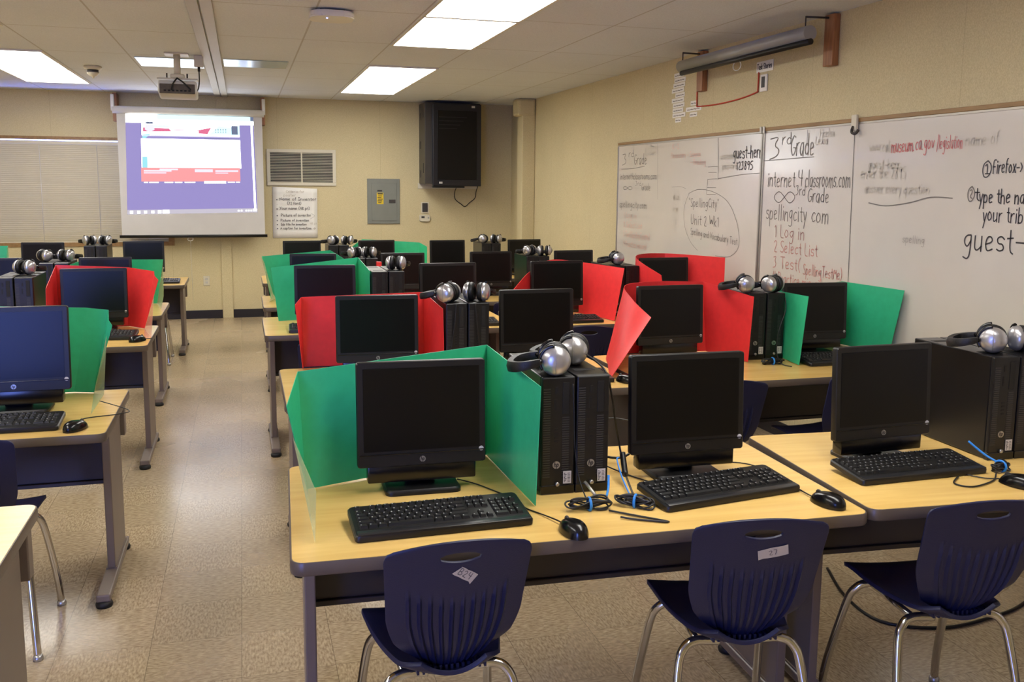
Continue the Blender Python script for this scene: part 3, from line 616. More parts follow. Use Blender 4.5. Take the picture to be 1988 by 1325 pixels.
obj('card', lo_hi(new(), (-.004, -.10, -.035), (-.001, .10, .035)), 'paper', t)
bm = new(); write(bm, 'Task Stories', (Vector((-.004, .088, -.016)), Vector((0, -1, 0)), Vector((0, 0, 1)), Vector((-.001, 0, 0))), .036, .176, .006, .05); obj('lettering', bm, 'ink', t)
t = thing('wall_thermometer', 'narrow white thermometer plate below the small printed sign', 'thermometer', (RIGHT, 5.472, 2.285))
obj('plate', lo_hi(new(), (-.012, -.04, -.055), (-.001, .04, .055), .004), 'paper', t); obj('window', lo_hi(new(), (-.014, -.02, -.03), (-.012, .02, .04), .002), 'dark', t)
tag(obj('yarn_string', tube(tube(new(), [(RIGHT-.006, 5.541, 2.36), (RIGHT-.006, 5.543, 2.25), (RIGHT-.006, 5.56, 2.232), (RIGHT-.006, 5.75, 2.21), (RIGHT-.006, 6.0, 2.198), (RIGHT-.006, 6.2, 2.197), (RIGHT-.006, 6.40, 2.204)], .005, 6, 5), [(RIGHT-.006, 6.40, 2.204), (RIGHT-.006, 6.41, 2.45)], .005, 6, 0), 'yarn'), 'red yarn line strung on the wall below the rolled-up screen', 'yarn')
strip_lab = ['topmost', 'second', 'third', 'fourth', 'fifth', 'sixth', 'seventh', 'eighth', 'ninth', 'lowest']
def strip(y, z, wd, lab):
    t = thing('paper_strip', lab, 'paper strip', (RIGHT, y, z), 0, 'paper word strips under the red yarn')
    obj('slip', lo_hi(new(), (-.003, -wd/2, -.017), (-.001, wd/2, .017)), 'paper', t)
    bm = new(); write(bm, '~~~~' if wd > .15 else '~~', (Vector((-.003, wd*.4, -.009)), Vector((0, -1, 0)), Vector((0, 0, 1)), Vector((-.0008, 0, 0))), .018, wd*.8, .006, .6); obj('writing', bm, 'inkg', t)
for k in range(10): strip(6.715+(.01, -.01, .0, .02, -.02, .015, 0, .01, -.01, 0)[k], 2.47-.0385*k, (.16, .19, .2, .21, .16, .21, .2, .18, .22, .1)[k], 'narrow white word strip, %s of the column left of the red yarn' % strip_lab[k])
strip(6.46, 2.235, .1, 'short white word strip, top of the three right of the strip column')
strip(6.46, 2.192, .25, 'long white word strip, middle of the three right of the strip column')
strip(6.46, 2.15, .12, 'short white word strip, lowest of the three right of the strip column')

# ================================================================== TABLES
def make_table(h):
    t = thing('computer_table', 'x', 'table'); L, D = 1.524, .762
    o = rrect(L-.008, D-.008, .03, 5)
    bm = new(); prism(bm, o, h-.031, h, Matrix.Translation((L/2, D/2, 0)), .001); obj('tabletop', bm, 'laminate', t)
    # T-moulding: a rounded band just outside the laminate slab
    bm = new(); prof = [(-.0005, h-.0005), (.002, h-.0008), (.004, h-.006), (.0045, h-.018), (.004, h-.030), (.002, h-.0335), (-.012, h-.034)]
    rings = []
    for off, z in prof:
        oo = rrect(L-.008+2*off, D-.008+2*off, .03+off, 5); rings.append([bm.verts.new((x+L/2, y+D/2, z)) for x, y in oo])
    for a, b in zip(rings, rings[1:]):
        n = len(a)
        for k in range(n): bm.faces.new((a[k], a[(k+1) % n], b[(k+1) % n], b[k]))
    obj('edge_band', bm, 'band', t, 60)
    for s in (.05, L-.05):
        lg = obj('leg', lo_hi(new(), (s-.015, .33, .052), (s+.015, .66, h-.034), .004), 'steel', t)
        obj('foot', lo_hi(lo_hi(new(), (s-.026, .08, .022), (s+.026, .70, .052), .006), (s-.02, .33, .05), (s+.02, .66, .058)), 'steel', lg)
        for y in (.1, .68):
            obj('glide', lathe(new(), [(.03, .0005), (.032, .012), (.026, .024)], 14, Matrix.Translation((s, y, 0))), 'rubber', lg)
    obj('modesty_panel', lo_hi(new(), (.066, .49, h-.32), (L-.066, .505, h-.035), .003), 'panel', t)
    obj('panel_rail', lo_hi(new(), (.066, .478, h-.335), (L-.066, .512, h-.318), .003), 'panel', t)
    obj('cable_trough', lo_hi(new(), (.02, .69, h-.19), (L-.02, .74, h-.0345), .004), 'steel', t)
    return t
TZ = {}
def tables(h, L):
    pr = Proto(make_table(h))
    for key, x, y, rz, lab in L:
        pr.put((x, y, 0), math.radians(rz), lab, 'classroom computer tables'); TZ[key] = h
tables(.74, [('R1a', .081, 2.075, -2.3, 'front-row oak-top table with grey legs, nearest the camera by the aisle'),
             ('R1b', 1.617, 2.035, -4.5, 'front-row oak-top table at the right edge, beside the nearest table'),
             ('R2a', .141, 3.62, 0, 'second-row table of the right block by the aisle, holding a red shield'),
             ('R2b', 1.70, 3.60, 0, 'second-row table beside the whiteboard with red and green shields'),
             ('R3a', .10, 5.37, 0, 'third-row table of the right block by the aisle with green shield'),
             ('R3b', 1.68, 5.36, 0, 'third-row table beside the whiteboard with two red shields'),
             ('L1', -2.075, 1.905, 0, 'oak-top table cut off at the lower left corner of the photo')])
tables(.67, [('R4a', .13, 7.14, 0, 'fourth-row table of the right block by the aisle with green shield'),
             ('R4b', 1.68, 7.14, 0, 'fourth-row table near the whiteboard side, without any shield'),
             ('R5a', .16, 8.89, 0, 'back-row table of the right block, end visible at the aisle'),
             ('R5b', 1.72, 8.89, 0, 'back-row table below the dark wall cabinet'),
             ('L4', -2.094, 6.87, 0, 'fourth-row table of the left block with green shield at the aisle'),
             ('L5', -2.054, 8.89, 0, 'back-row table of the left block, end below the projection screen'),
             ('L5b', -3.60, 8.89, 0, 'back-row table at the far left edge with a green shield')])
tables(.70, [('L2', -2.024, 3.53, 0, 'second-row table of the left block with large monitor and green shield')])
tables(.72, [('L3', -2.044, 5.31, 0, 'third-row table of the left block with red shield at the aisle')])

# ================================================================== COMPUTERS
def hp_badge(r, frame, parent, name='badge'):
    """round silver maker's badge with slanted letters"""
    O, X, Y, N = frame
    bm = new(); n = 20; nn = N.normalized()
    a = [bm.verts.new(O+r*(math.cos(2*PI*k/n)*X+math.sin(2*PI*k/n)*Y)) for k in range(n)]; b = [bm.verts.new(v.co+nn*.0012) for v in a]
    for k in range(n): bm.faces.new((a[k], a[(k+1) % n], b[(k+1) % n], b[k]))
    bm.faces.new(b)
    o = obj(name, bm, 'badge', parent)
    bm = new(); write(bm, 'hp', (O-X*r*.62-Y*r*.42, X, Y, nn*.0017), r*1.25, r*1.15, r*.2, 0, .25); obj('mark', bm, 'badged', o)
    return o
def make_monitor():
    """origin: front of the base on the table; faces -Y; screen face at y=0"""
    t = thing('monitor', 'x', 'monitor'); W, H, z0 = .366, .298, .078
    tilt = Matrix.Translation((0, 0, z0)) @ Matrix.Rotation(math.radians(-3), 4, 'X')
    def T(bm): bm.transform(tilt); return bm
    bm = new(); o = rrect(W, H, .008, 3); prism(bm, o, -.004, .018, Matrix.Translation((0, .018, H/2)) @ Matrix.Rotation(PI/2, 4, 'X'), .003)
    bx(bm, (0, .036, H/2), (W*.8, .036, H*.75), .012, 2); obj('housing', T(bm), 'blk', t, 40)
    bm = new(); lo_hi(bm, (-W/2+.018, -.0012, .045), (W/2-.018, .0005, H-.018)); obj('screen', T(bm), 'screen', t)
    bm = new(); lo_hi(bm, (-W/2+.006, -.003, .034), (W/2-.006, 0, .0375), .001); obj('chin_ridge', T(bm), 'blkg', t)
    hp_badge(.0085, (tilt @ Vector((0, -.0005, .018)), Vector((1, 0, 0)), tilt.to_3x3() @ Vector((0, 0, 1)), tilt.to_3x3() @ Vector((0, -1, 0))), t)
    bm = new(); lathe(bm, [(.007, 0), (.007, .0012)], 16, Matrix.Translation((W/2-.013, 0, .038)) @ Matrix.Rotation(PI/2, 4, 'X')); obj('round_sticker', T(bm), 'sticker', t)
    bm = new(); lo_hi(bm, (-.155, .004, .03), (.155, .05, .083), .005); obj('speaker_bar', bm, 'blkg', t, 40)
    bm = new(); lo_hi(bm, (-.045, .05, .012), (.045, .075, .26), .008); obj('stand', bm, 'blk', t, 40)
    bm = new(); prism(bm, rrect(.215, .16, .02, 4), .0005, .016, Matrix.Translation((0, .05, 0)), .006); obj('base', bm, 'blk', t, 40)
    return t
pm = Proto(make_monitor())
GM = 'black monitors on the desks'
def monitor(x, y, key, lab, rz=0, s=1): pm.put((x, y, TZ[key]), math.radians(rz), lab, GM, scale=(s, s, s) if s != 1 else None)
MON = [
 (.4705, 2.50, 'R1a', 'nearest black monitor, inside the green shield on the front table', -2),
 (1.262, 2.426, 'R1a', 'front-row monitor right of the paired towers, without a shield', -2),
 (1.942, 2.41, 'R1b', 'front-row monitor at the right edge, left of cropped towers', 2),
 (.563, 4.055, 'R2a', 'monitor inside the red shield just behind the nearest green shield', -2),
 (1.337, 4.14, 'R2a', 'second-row monitor without shield, right of two towers with headphones', -1),
 (2.052, 4.166, 'R2b', 'monitor inside the red shield whose left wing curls outward', 2),
 (2.862, 4.13, 'R2b', 'monitor inside the green shield against the whiteboard', -4),
 (.468, 5.64, 'R3a', 'third-row monitor inside a green shield at the aisle, right block', -3),
 (1.237, 5.67, 'R3a', 'third-row monitor without shield, right of grey-topped towers', 0),
 (1.978, 5.70, 'R3b', 'third-row monitor with red shield panel on its right', 2),
 (2.81, 5.83, 'R3b', 'monitor inside the red shield standing against the far whiteboard', 0),
 (.532, 7.52, 'R4a', 'fourth-row monitor inside a green shield at the aisle, right block', -4),
 (1.252, 7.49, 'R4a', 'fourth-row monitor just right of the small red object', 0),
 (2.018, 7.54, 'R4b', 'fourth-row monitor left of the towers below the wall cabinet', 0),
 (2.778, 7.57, 'R4b', 'fourth-row monitor nearest the whiteboard, partly behind red panel', 4),
 (.552, 9.26, 'R5a', 'back-row monitor below the handwritten poster', 3),
 (1.285, 9.25, 'R5a', 'back-row monitor with green shield behind it', 3),
 (1.99, 9.15, 'R5b', 'back-row monitor below the dark wall cabinet, no shield', 3),
 (2.815, 9.17, 'R5b', 'back-row monitor farthest right, near the corner post', 6),
 (-.86, 5.90, 'L3', 'left-block monitor inside the red shield at the aisle', 0),
 (-.995, 7.41, 'L4', 'left-block monitor with blue glare just above the red shield', -1),
 (-1.75, 7.47, 'L4', 'left-block fourth-row monitor at the left edge, by the single headphone', 0),
 (-.914, 9.38, 'L5', 'left-block back-row monitor just below the projection screen', 2),
 (-1.777, 9.32, 'L5', 'left-block back-row monitor below the window blind', -4)]
for x, y, k, lab, rz in MON: monitor(x, y, k, lab, rz)
monitor(-.88, 3.93, 'L2', 'large monitor with blue reflection at the left edge, green shield behind', 0, 1.12)

# ---- towers
def make_tower():
    """origin: front bottom centre; extends +Y"""
    t = thing('computer_tower', 'x', 'computer'); W, H, D = .097, .338, .38
    obj('case', lo_hi(new(), (-W/2, .012, .003), (W/2, D, H), .003), 'tower', t)
    bm = new()
    for y0 in (.07, .29): lo_hi(bm, (-.03, y0, H-.001), (.03, y0+.03, H+.0006))
    obj('top_vents', bm, 'slot', t)
    fp = obj('front_panel', lo_hi(new(), (-W/2, -.004, .003), (W/2, .012, H), .004), 'towerf', t)
    for nk, xa, xb in ((38, -W/2+.005, -W/2+.025), (26, .012, .032)):
        bm = new()
        for k in range(nk): lo_hi(bm, (xa, -.0055, .05+.0068*k), (xb, -.004, .0535+.0068*k))
        obj('vent_ribs', bm, 'rib', fp)
    obj('disc_drive', lo_hi(new(), (.012, -.0052, .232), (.032, -.004, .322), .001), 'slot', t)
    obj('card_reader', lo_hi(new(), (-.01, -.0052, .29), (-.002, -.004, .31)), 'slot', t); obj('indicator_slot', lo_hi(new(), (-.012, -.0052, .245), (-.006, -.004, .275)), 'slot', t)
    bm = new()
    for k in range(4): lo_hi(bm, (-.01, -.0052, .15+.012*k), (.0, -.004, .155+.012*k))
    obj('usb_ports', bm, 'slot', t)
    hp_badge(.011, (Vector((-.004, -.0042, .085)), Vector((1, 0, 0)), Vector((0, 0, 1)), Vector((0, -1, 0))), t)
    lb = obj('asset_label', lo_hi(new(), (.016, -.0068, .03), (.040, -.0055, .066)), 'sticker', t)
    bm = new()
    for k in range(7): lo_hi(bm, (.018, -.0072, .034+.0042*k), (.022+.002*(k % 3), -.0068, .0362+.0042*k)); lo_hi(bm, (.029, -.0072, .034+.0042*k), (.036+.001*(k % 2), -.0068, .0355+.0042*k))
    obj('print', bm, 'dark', lb)
    obj('base_strip', lo_hi(new(), (-W/2-.0008, -.007, .0005), (W/2+.0008, .012, .026), .002), 'blkg', t)
    obj('audio_jack', lathe(new(), [(.006, 0), (.006, .006), (.003, .007)], 12, Matrix.Translation((-.002, -.006, .03)) @ Matrix.Rotation(PI/2, 4, 'X')), 'badge', t)
    return t
pt = Proto(make_tower())
TW = [('R1a', .834, 2.385, 'on the front table beside the nearest green shield', -2), ('R1b', 2.33, 2.335, 'at the right edge of the front row', -2), ('R2a', .912, 4.01, 'in the second row right of the red shield', 0),
      ('R2b', 2.472, 4.065, 'in the second row between red and green shields', -4), ('R3a', .79, 5.575, 'in the third row with pale shiny tops', 0), ('R3b', 2.39, 5.67, 'in the third row between the two red shields', 0),
      ('R4a', .893, 7.47, 'in the fourth row behind the green shields', 0), ('R4b', 2.35, 7.44, 'in the fourth row near the whiteboard side', 0), ('R5a', .84, 9.1, 'in the back row below the wall grille', 0),
      ('R5b', 2.395, 9.15, 'in the back row under the wall cabinet', 0), ('L3', -1.315, 5.80, 'in the left block left of the red shield', 0), ('L4', -1.395, 7.42, 'in the left block fourth row with headphones', 0), ('L5', -1.38, 9.33, 'in the left block back row against the window', 0)]
TOP = {}
for k, x, y, lab, rz in TW:
    a = math.radians(rz)
    for i, nm in ((0, 'left'), (1, 'right')):
        pt.put((x+.1025*i*math.cos(a), y+.1025*i*math.sin(a), TZ[k]), a, 'black computer tower, %s of the pair %s' % (nm, lab), 'paired computer towers')
    TOP[k] = TZ[k]+.338

# ---- headphones
def make_headphones():
    """lying on its side: cups at the origin facing -Y/+Y, band looping towards -X; bottom at z=0"""
    t = thing('headphones', 'x', 'headphones')
    for s in (-1, 1):
        M = Matrix.Translation((0, s*.030, .043)) @ Matrix.Rotation(s*math.radians(-90), 4, 'X')
        cup = obj('ear_cup', lathe(new(), [(.041, .0), (.0425, .008), (.040, .016), (.033, .025), (.02, .031), (.006, .033)], 28, M), 'silver', t)
        obj('seam_line', tube(new(), [M @ Vector((.0, y_, z_)) for y_, z_ in ((-.034, .0245), (-.018, .0322), (0, .0337), (.018, .0322), (.034, .0245))], .0012, 6), 'badge', cup)
        M2 = Matrix.Translation((0, s*.030, .043)) @ Matrix.Rotation(s*math.radians(90), 4, 'X')
        obj('ear_pad', lathe(new(), [(.041, -.002), (.044, .006), (.043, .014), (.036, .022), (.026, .021), (.02, .012)], 28, M2), 'pad', t)
        arc = [(.0435*math.cos(math.radians(q)), s*(.044-.006*abs(math.cos(math.radians(q)))), .043+.0435*math.sin(math.radians(q))) for q in range(95, 216, 20)]
        obj('yoke', tube(tube(new(), arc, .0062, 8, 3), [(-.036, s*.042, .043), (-.05, s*.062, .043)], .008, 8, 0), 'blkg', t)
    bm = new(); P = catmull([(-.045, -.06, .043), (-.075, -.066, .036), (-.108, -.052, .028), (-.126, 0, .022), (-.108, .052, .028), (-.075, .066, .036), (-.045, .06, .043)], 6)
    L = []
    for i, p in enumerate(P):
        d = (P[min(i+1, len(P)-1)]-P[max(i-1, 0)]).normalized(); n = Vector((-d.y, d.x, 0)).normalized(); k = math.sin(PI*i/(len(P)-1))
        hw = .009+.006*k; th = .004+.004*k
        L.append([bm.verts.new(p+n*a*th+Vector((0, 0, b*hw))) for a, b in ((1, -1), (1.5, 0), (1, 1), (-1, 1), (-1.5, 0), (-1, -1))])
    for a, b in zip(L, L[1:]):
        for k in range(6): bm.faces.new((a[k], a[(k+1) % 6], b[(k+1) % 6], b[k]))
    bm.faces.new(L[0]); bm.faces.new(L[-1][::-1]); obj('headband', bm, 'pad', t, 50)
    return t
ph = Proto(make_headphones())
HP = [('R1a', .838, 2.43, -16, 'silver headphones lying nearest, on the front pair of towers, band to the left'), ('R1a', .945, 2.565, -24, 'silver headphones just behind the nearest pair, on the front towers'),
      ('R1b', 2.355, 2.425, -42, 'silver headphones on the right-edge towers, band loop to the left'), ('R1b', 2.475, 2.40, -110, 'silver headphones cut by the right edge of the photo'),
      ('R2a', .886, 4.06, -38, 'silver headphones left of two on the second-row towers, showing a full dome'), ('R2a', 1.018, 4.07, -118, 'silver headphones right of two on the second-row towers'),
      ('R2b', 2.44, 4.13, -26, 'silver headphones left of two beside the curled red shield, band visible'), ('R2b', 2.575, 4.095, -62, 'silver headphones right of two, next to the green shield by the whiteboard'),
      ('R3a', .905, 5.68, -112, 'silver headphones alone on the pale-topped towers in the third row'), ('R3b', 2.43, 5.79, -8, 'silver headphones between the two third-row red shields, band to the left'),
      ('R4a', .872, 7.56, -60, 'silver headphones left of two just above the green shields'), ('R4a', .985, 7.56, -115, 'silver headphones right of two, by the small red object'),
      ('R4b', 2.36, 7.55, -60, 'silver headphones left of two on the fourth-row towers'), ('R4b', 2.475, 7.5, -105, 'silver headphones right of two on the fourth-row towers'),
      ('R5a', .85, 9.2, -40, 'silver headphones left of two, below the poster corner'), ('R5a', .985, 9.18, -115, 'silver headphones right of two, beside the back-row green shield'),
      ('R5b', 2.385, 9.24, -30, 'silver headphones left of two, below the wall cabinet'), ('R5b', 2.515, 9.22, -130, 'silver headphones right of two, below the wall cabinet'),
      ('L3', -1.245, 6.0, -118, 'silver headphones alone on the left-block pale-topped tower'), ('L4', -1.435, 7.6, -140, 'silver headphones with raised band, left of two in the left block'), ('L4', -1.29, 7.6, -120, 'silver headphones behind the red shield top, right of two'),
      ('L5', -1.40, 9.5, -62, 'silver headphones left of two in front of the window blind'), ('L5', -1.265, 9.5, -115, 'silver headphones right of two in front of the window blind')]
for k, x, y, rz, lab in HP: ph.put((x, y, TOP[k]+.0008), math.radians(rz), lab, 'headphones resting on the towers')

# ---- keyboards
def make_keyboard():
    """origin centre on the table; wrist edge towards -Y; rear raised"""
    t = thing('keyboard', 'x', 'keyboard'); W, D = .457, .165
    til = Matrix.Translation((0, -D/2, .002)) @ Matrix.Rotation(math.radians(6.5), 4, 'X') @ Matrix.Translation((0, D/2, 0))
    bm = new(); prism(bm, rrect(W, D, .012, 4), .0, .016, None, .004); bm.transform(til); obj('body', bm, 'blk', t, 40)
    bm = new(); lo_hi(bm, (-W/2+.006, -D/2+.002, .0155), (W/2-.006, -D/2+.026, .0185), .002); bm.transform(til); obj('front_ledge', bm, 'ledge', t, 40)
    def block(name, keys):
        bm = new(); lg = new()
        for x, y, w_, h_ in keys:
            bm2 = [bm.verts.new((x+a*(w_/2-.0012-c), y+b*(h_/2-.0012-c)+c*.4, z)) for z, c in ((.0155, 0), (.0225, .0025)) for a, b in ((-1, -1), (1, -1), (1, 1), (-1, 1))]
            bm.faces.new(bm2[4:]); 
            for k in range(4): bm.faces.new((bm2[k], bm2[(k+1) % 4], bm2[4+(k+1) % 4], bm2[4+k]))
            lo_hi(lg, (x-w_/2+.005, y+.0005, .0222), (x-w_/2+.0078, y+.004, .0229))
        bm.transform(til); lg.transform(til)
        o = obj(name, bm, 'key', t); obj('legends', lg, 'legend', o)
    u = .019; x0 = -W/2+.014; y0 = -D/2+.036
    rows = [[1.25, 1.25, 1.25, 6.25, 1.25, 1.25, 1.25, 1.25], [2.25]+[1]*10+[2.75], [1.75]+[1]*11+[2.25], [1.5]+[1]*12+[1.5], [1]*13+[2]]
    K = []
    for r, row in enumerate(rows):
        x = x0
        for wk in row: K.append((x+wk*u/2, y0+u*r+u/2, wk*u, u)); x += wk*u
    for g, xs in enumerate(([0], [2, 3, 4, 5], [6.5, 7.5, 8.5, 9.5], [11, 12, 13, 14])):
        for q in xs: K.append((x0+q*u+u/2, y0+5.35*u+u/2, u, u*.85))
    block('main_keys', K)
    x1 = x0+15.25*u; N = [(x1+c*u+u/2, y0+r*u+u/2, u, u) for r in (3, 4) for c in range(3)]+[(x1+c*u+u/2, y0+u/2, u, u) for c in range(3)]+[(x1+1.5*u, y0+1.5*u, u, u)]+[(x1+c*u+u/2, y0+5.35*u+u/2, u, u*.85) for c in range(3)]
    block('navigation_keys', N)
    x2 = x1+3.25*u; block('number_keys', [(x2+c*u+u/2, y0+r*u+u/2, u, u) for r in (1, 2, 3, 4) for c in range(4 if r in (2, 4) else 3)]+[(x2+u, y0+u/2, 2*u, u), (x2+2.5*u, y0+u/2, u, u), (x2+3.5*u, y0+u, u, 2*u)])
    obj('cord', tube(new(), [(.02, D/2-.002, .018), (.025, D/2+.012, .008), (.04, D/2+.03, .004), (.075, D/2+.045, .004)], .0022), 'cord', t)
    for s in (-1, 1): obj('foot', lo_hi(new(), (s*.17-.012, D/2-.03, .0005), (s*.17+.012, D/2-.022, .019)), 'blk', t)
    return t
pk = Proto(make_keyboard())
KB = [('R1a', .467, 2.245, 1, 'nearest black keyboard, in front of the green-shielded monitor'), ('R1a', 1.283, 2.27, 8, 'black keyboard in front of the unshielded front-row monitor'), ('R1b', 1.95, 2.30, 1, 'black keyboard at the right, in front of the right-edge monitor'),
      ('R2a', 1.345, 3.82, -2, 'black keyboard whose end shows by the curled red shield'), ('R2b', 2.865, 3.91, 0, 'black keyboard inside the green shield by the whiteboard'), ('R3a', 1.29, 5.52, 0, 'black keyboard end showing beside the third-row towers'),
      ('R3b', 1.97, 5.50, 0, 'black keyboard left of the third-row red panel'), ('R3a', .47, 5.50, -3, 'black keyboard end on the aisle table left of the red shield'),
      ('L2', -.90, 3.70, 0, 'black keyboard in front of the large left-edge monitor'), ('L3', -.83, 5.62, -3, 'black keyboard beside the left-block red shield'), ('L5', -.81, 9.12, 0, 'small keyboard end on the left-block back table by the aisle')]
for k, x, y, rz, lab in KB: pk.put((x, y, TZ[k]), math.radians(rz), lab, 'keyboards on the desks')

# ---- mice
def make_mouse(cord):
    t = thing('computer_mouse', 'x', 'mouse')
    bm = new(); n = 24; rings = []
    for k in range(9):
        f = k/8; z = .001+.036*math.sin(f*PI/2)**1.0; sc = math.cos(f*PI/2)**.55 if f < 1 else .02
        rings.append([bm.verts.new((.031*sc*math.cos(a)*(1-.12*math.sin(a)), .057*sc*math.sin(a)-.006*f*1.2, z*(1-.16*max(math.sin(a), 0)*sc))) for a in [2*PI*q/n for q in range(n)]])
    for a, b in zip(rings, rings[1:]):
        for q in range(n): bm.faces.new((a[q], a[(q+1) % n], b[(q+1) % n], b[q]))
    bm.faces.new(rings[0][::-1]); bm.faces.new(rings[-1]); obj('shell', bm, 'blkg', t, 70)
    obj('scroll_wheel', lathe(new(), [(.008, -.003), (.0095, 0), (.008, .003)], 16, Matrix.Translation((0, .032, .026)) @ Matrix.Rotation(PI/2, 4, 'Y')), 'dark', t)
    obj('cord', tube(new(), cord, .002), 'cord', t)
    return t
GMo = 'computer mice on the desks'
for k, x, y, rz, cord, lab in [
    ('R1a', .775, 2.09, 8, [(0, .055, .008), (-.008, .10, .006), (-.022, .16, .003), (-.036, .206, .003), (-.032, .277, .003), (-.06, .37, .003), (-.085, .44, .004), (-.124, .492, .008)], 'nearest black mouse on the front table, right of the nearest keyboard'),
    ('R1a', 1.527, 2.105, 14, [(0, .055, .008), (.02, .11, .004), (.048, .194, .003), (.077, .352, .003), (.024, .427, .003), (-.1, .46, .004)], 'black mouse at the right corner of the front table'),
    ('R1b', 2.175, 2.10, 20, [(0, .055, .008), (-.02, .09, .004), (-.03, .14, .004)], 'black mouse cut by the right edge of the photo'),
    ('R2a', 1.618, 3.725, 20, [(0, .055, .008), (-.03, .12, .004), (-.09, .22, .003)], 'black mouse under the tip of the curled red shield'),
    ('L2', -.612, 3.615, -30, [(0, .055, .008), (-.05, .08, .004), (-.07, .14, .004), (.01, .24, .003), (.0, .3, .004), (-.16, .34, .02)], 'black mouse on the left-block table with large monitor'),
    ('L3', -.585, 5.47, -40, [(0, .055, .008), (.01, .09, .004), (-.02, .12, .003)], 'black mouse by the left-block red shield at the aisle')]:
    t = make_mouse(cord); t['label'] = lab; t['group'] = GMo; t.location = (x, y, TZ[k]); t.rotation_euler = (0, 0, math.radians(rz))

# ================================================================== PRIVACY SHIELDS
def shield(m, cols, label, curve=False, extra=(), films=(), filmmat='filmg', tail=()):
    t = thing('privacy_shield', label, 'privacy shield', tuple(cols[1][0]), 0, 'coloured desk privacy shields'); O = Vector(cols[1][0])
    C = [(Vector(b)-O, Vector(a)-O) for b, a in cols]
    if curve:
        lows = catmull([c[0] for c in C], 8); his = catmull([c[1] for c in C], 8); C = list(zip(lows, his))
        for b, a in tail: C += [(C[-1][0].lerp(Vector(b)-O, k/3), C[-1][1].lerp(Vector(a)-O, k/3)) for k in (1,)] and [(Vector(b)-O, Vector(a)-O)]
    else:
        D = []
        for (b0, a0), (b1, a1) in zip(C, C[1:]):
            for k in range(4): D.append((b0.lerp(b1, k/4), a0.lerp(a1, k/4)))
        C = D+[C[-1]]
    bm = new(); G = []
    for b, a in C:
        G.append([bm.verts.new(b.lerp(a, k/6)+Vector((0, 0, .0015 if k == 0 else 0))) for k in range(7)])
    for p, q in zip(G, G[1:]):
        for k in range(6): bm.faces.new((p[k], q[k], q[k+1], p[k+1]))
    for P in extra: poly(bm, [Vector(p)-O for p in P])
    obj('board', bm, m, t, 25 if curve else None, mods=[('SOLIDIFY', dict(thickness=.002, offset=0)), ('EDGE_SPLIT', dict(split_angle=.6))])
    for P in films: obj('clear_sleeve', poly(new(), [Vector(p)-O for p in P]), filmmat, t, mods=[('SOLIDIFY', dict(thickness=.0006, offset=0))])
    return t
shield('green', [[(.153, 2.572, .742), (.097, 2.46, 1.019)], [(.15, 2.591, .742), (.135, 2.591, 1.086)], [(.733, 2.79, .742), (.733, 2.79, 1.104)], [(.742, 2.295, .742), (.753, 2.295, 1.073)]], 'nearest green folded shield around the front-row monitor', films=[[(.112, 2.48, .93), (.153, 2.566, .742), (.146, 2.19, .7415), (.151, 2.19, .87)]])
shield('red', [[(.25, 4.347, .742), (.214, 4.2, 1.067)], [(.258, 4.396, .742), (.253, 4.396, 1.077)], [(.831, 4.37, .742), (.831, 4.37, 1.09)], [(.853, 4.0, .742), (.851, 4.02, 1.053)]], 'red folded shield in the second row behind the nearest green shield')
shield('green', [[(.198, 5.918, .742), (.16, 5.918, 1.082)], [(.716, 6.05, .742), (.716, 6.05, 1.129)], [(.735, 5.62, .742), (.735, 5.62, 1.08)]], 'green shield in the third row at the aisle, right block')
shield('green', [[(.20, 7.65, .672), (.137, 7.65, 1.021)], [(.698, 7.86, .672), (.698, 7.86, 1.049)], [(.771, 7.5, .672), (.771, 7.5, 1.007)]], 'green shield in the fourth row at the aisle, right block', films=[[(.133, 7.648, 1.02), (.15, 7.45, .99), (.212, 7.45, .738), (.234, 7.45, .705), (.18, 7.47, .672), (.205, 7.648, .672)]])
shield('green', [[(1.039, 9.25, .672), (1.039, 9.25, .984)], [(1.18, 9.6, .672), (1.18, 9.6, 1.036)], [(1.742, 9.4, .672), (1.742, 9.4, 1.009)], [(1.784, 9.2, .672), (1.784, 9.2, .979)]], 'green shield in the back row behind its monitor, right block')
shield('red', [[(1.575, 3.795, .742), (1.816, 3.9, 1.0)], [(1.68, 4.08, .742), (1.79, 4.07, 1.07)], [(1.80, 4.34, .742), (1.85, 4.28, 1.113)], [(2.088, 4.355, .742), (2.088, 4.355, 1.119)]], 'red shield with outward curling left wing, second row by the seam', True, tail=[[(2.338, 4.331, .742), (2.307, 4.331, 1.114)], [(2.395, 4.0, .742), (2.425, 4.02, 1.068)]])
shield('green', [[(2.60, 3.869, .742), (2.655, 3.9, 1.078)], [(2.655, 4.25, .742), (2.655, 4.25, 1.075)], [(3.18, 4.36, .742), (3.18, 4.36, 1.094)], [(3.235, 4.014, .744), (3.265, 3.963, 1.086)]], 'green shield against the near whiteboard, second row')
shield('red', [[(1.616, 5.5, .742), (1.616, 5.5, .959)], [(1.801, 5.75, .742), (1.801, 5.75, 1.046)], [(2.02, 5.98, .742), (2.02, 5.98, 1.10)], [(2.19, 5.85, .742), (2.19, 5.85, 1.093)], [(2.285, 5.46, .742), (2.345, 5.46, 1.083)]], 'curved red shield in the third row, beside the far headphones', True)
shield('red', [[(2.60, 5.35, .742), (2.554, 5.35, 1.044)], [(2.572, 5.8, .742), (2.572, 5.8, 1.13)], [(2.90, 6.03, .742), (2.90, 6.03, 1.13)], [(3.143, 5.6, .742), (3.143, 5.6, 1.13)]], 'red shield against the far whiteboard, third row', True)
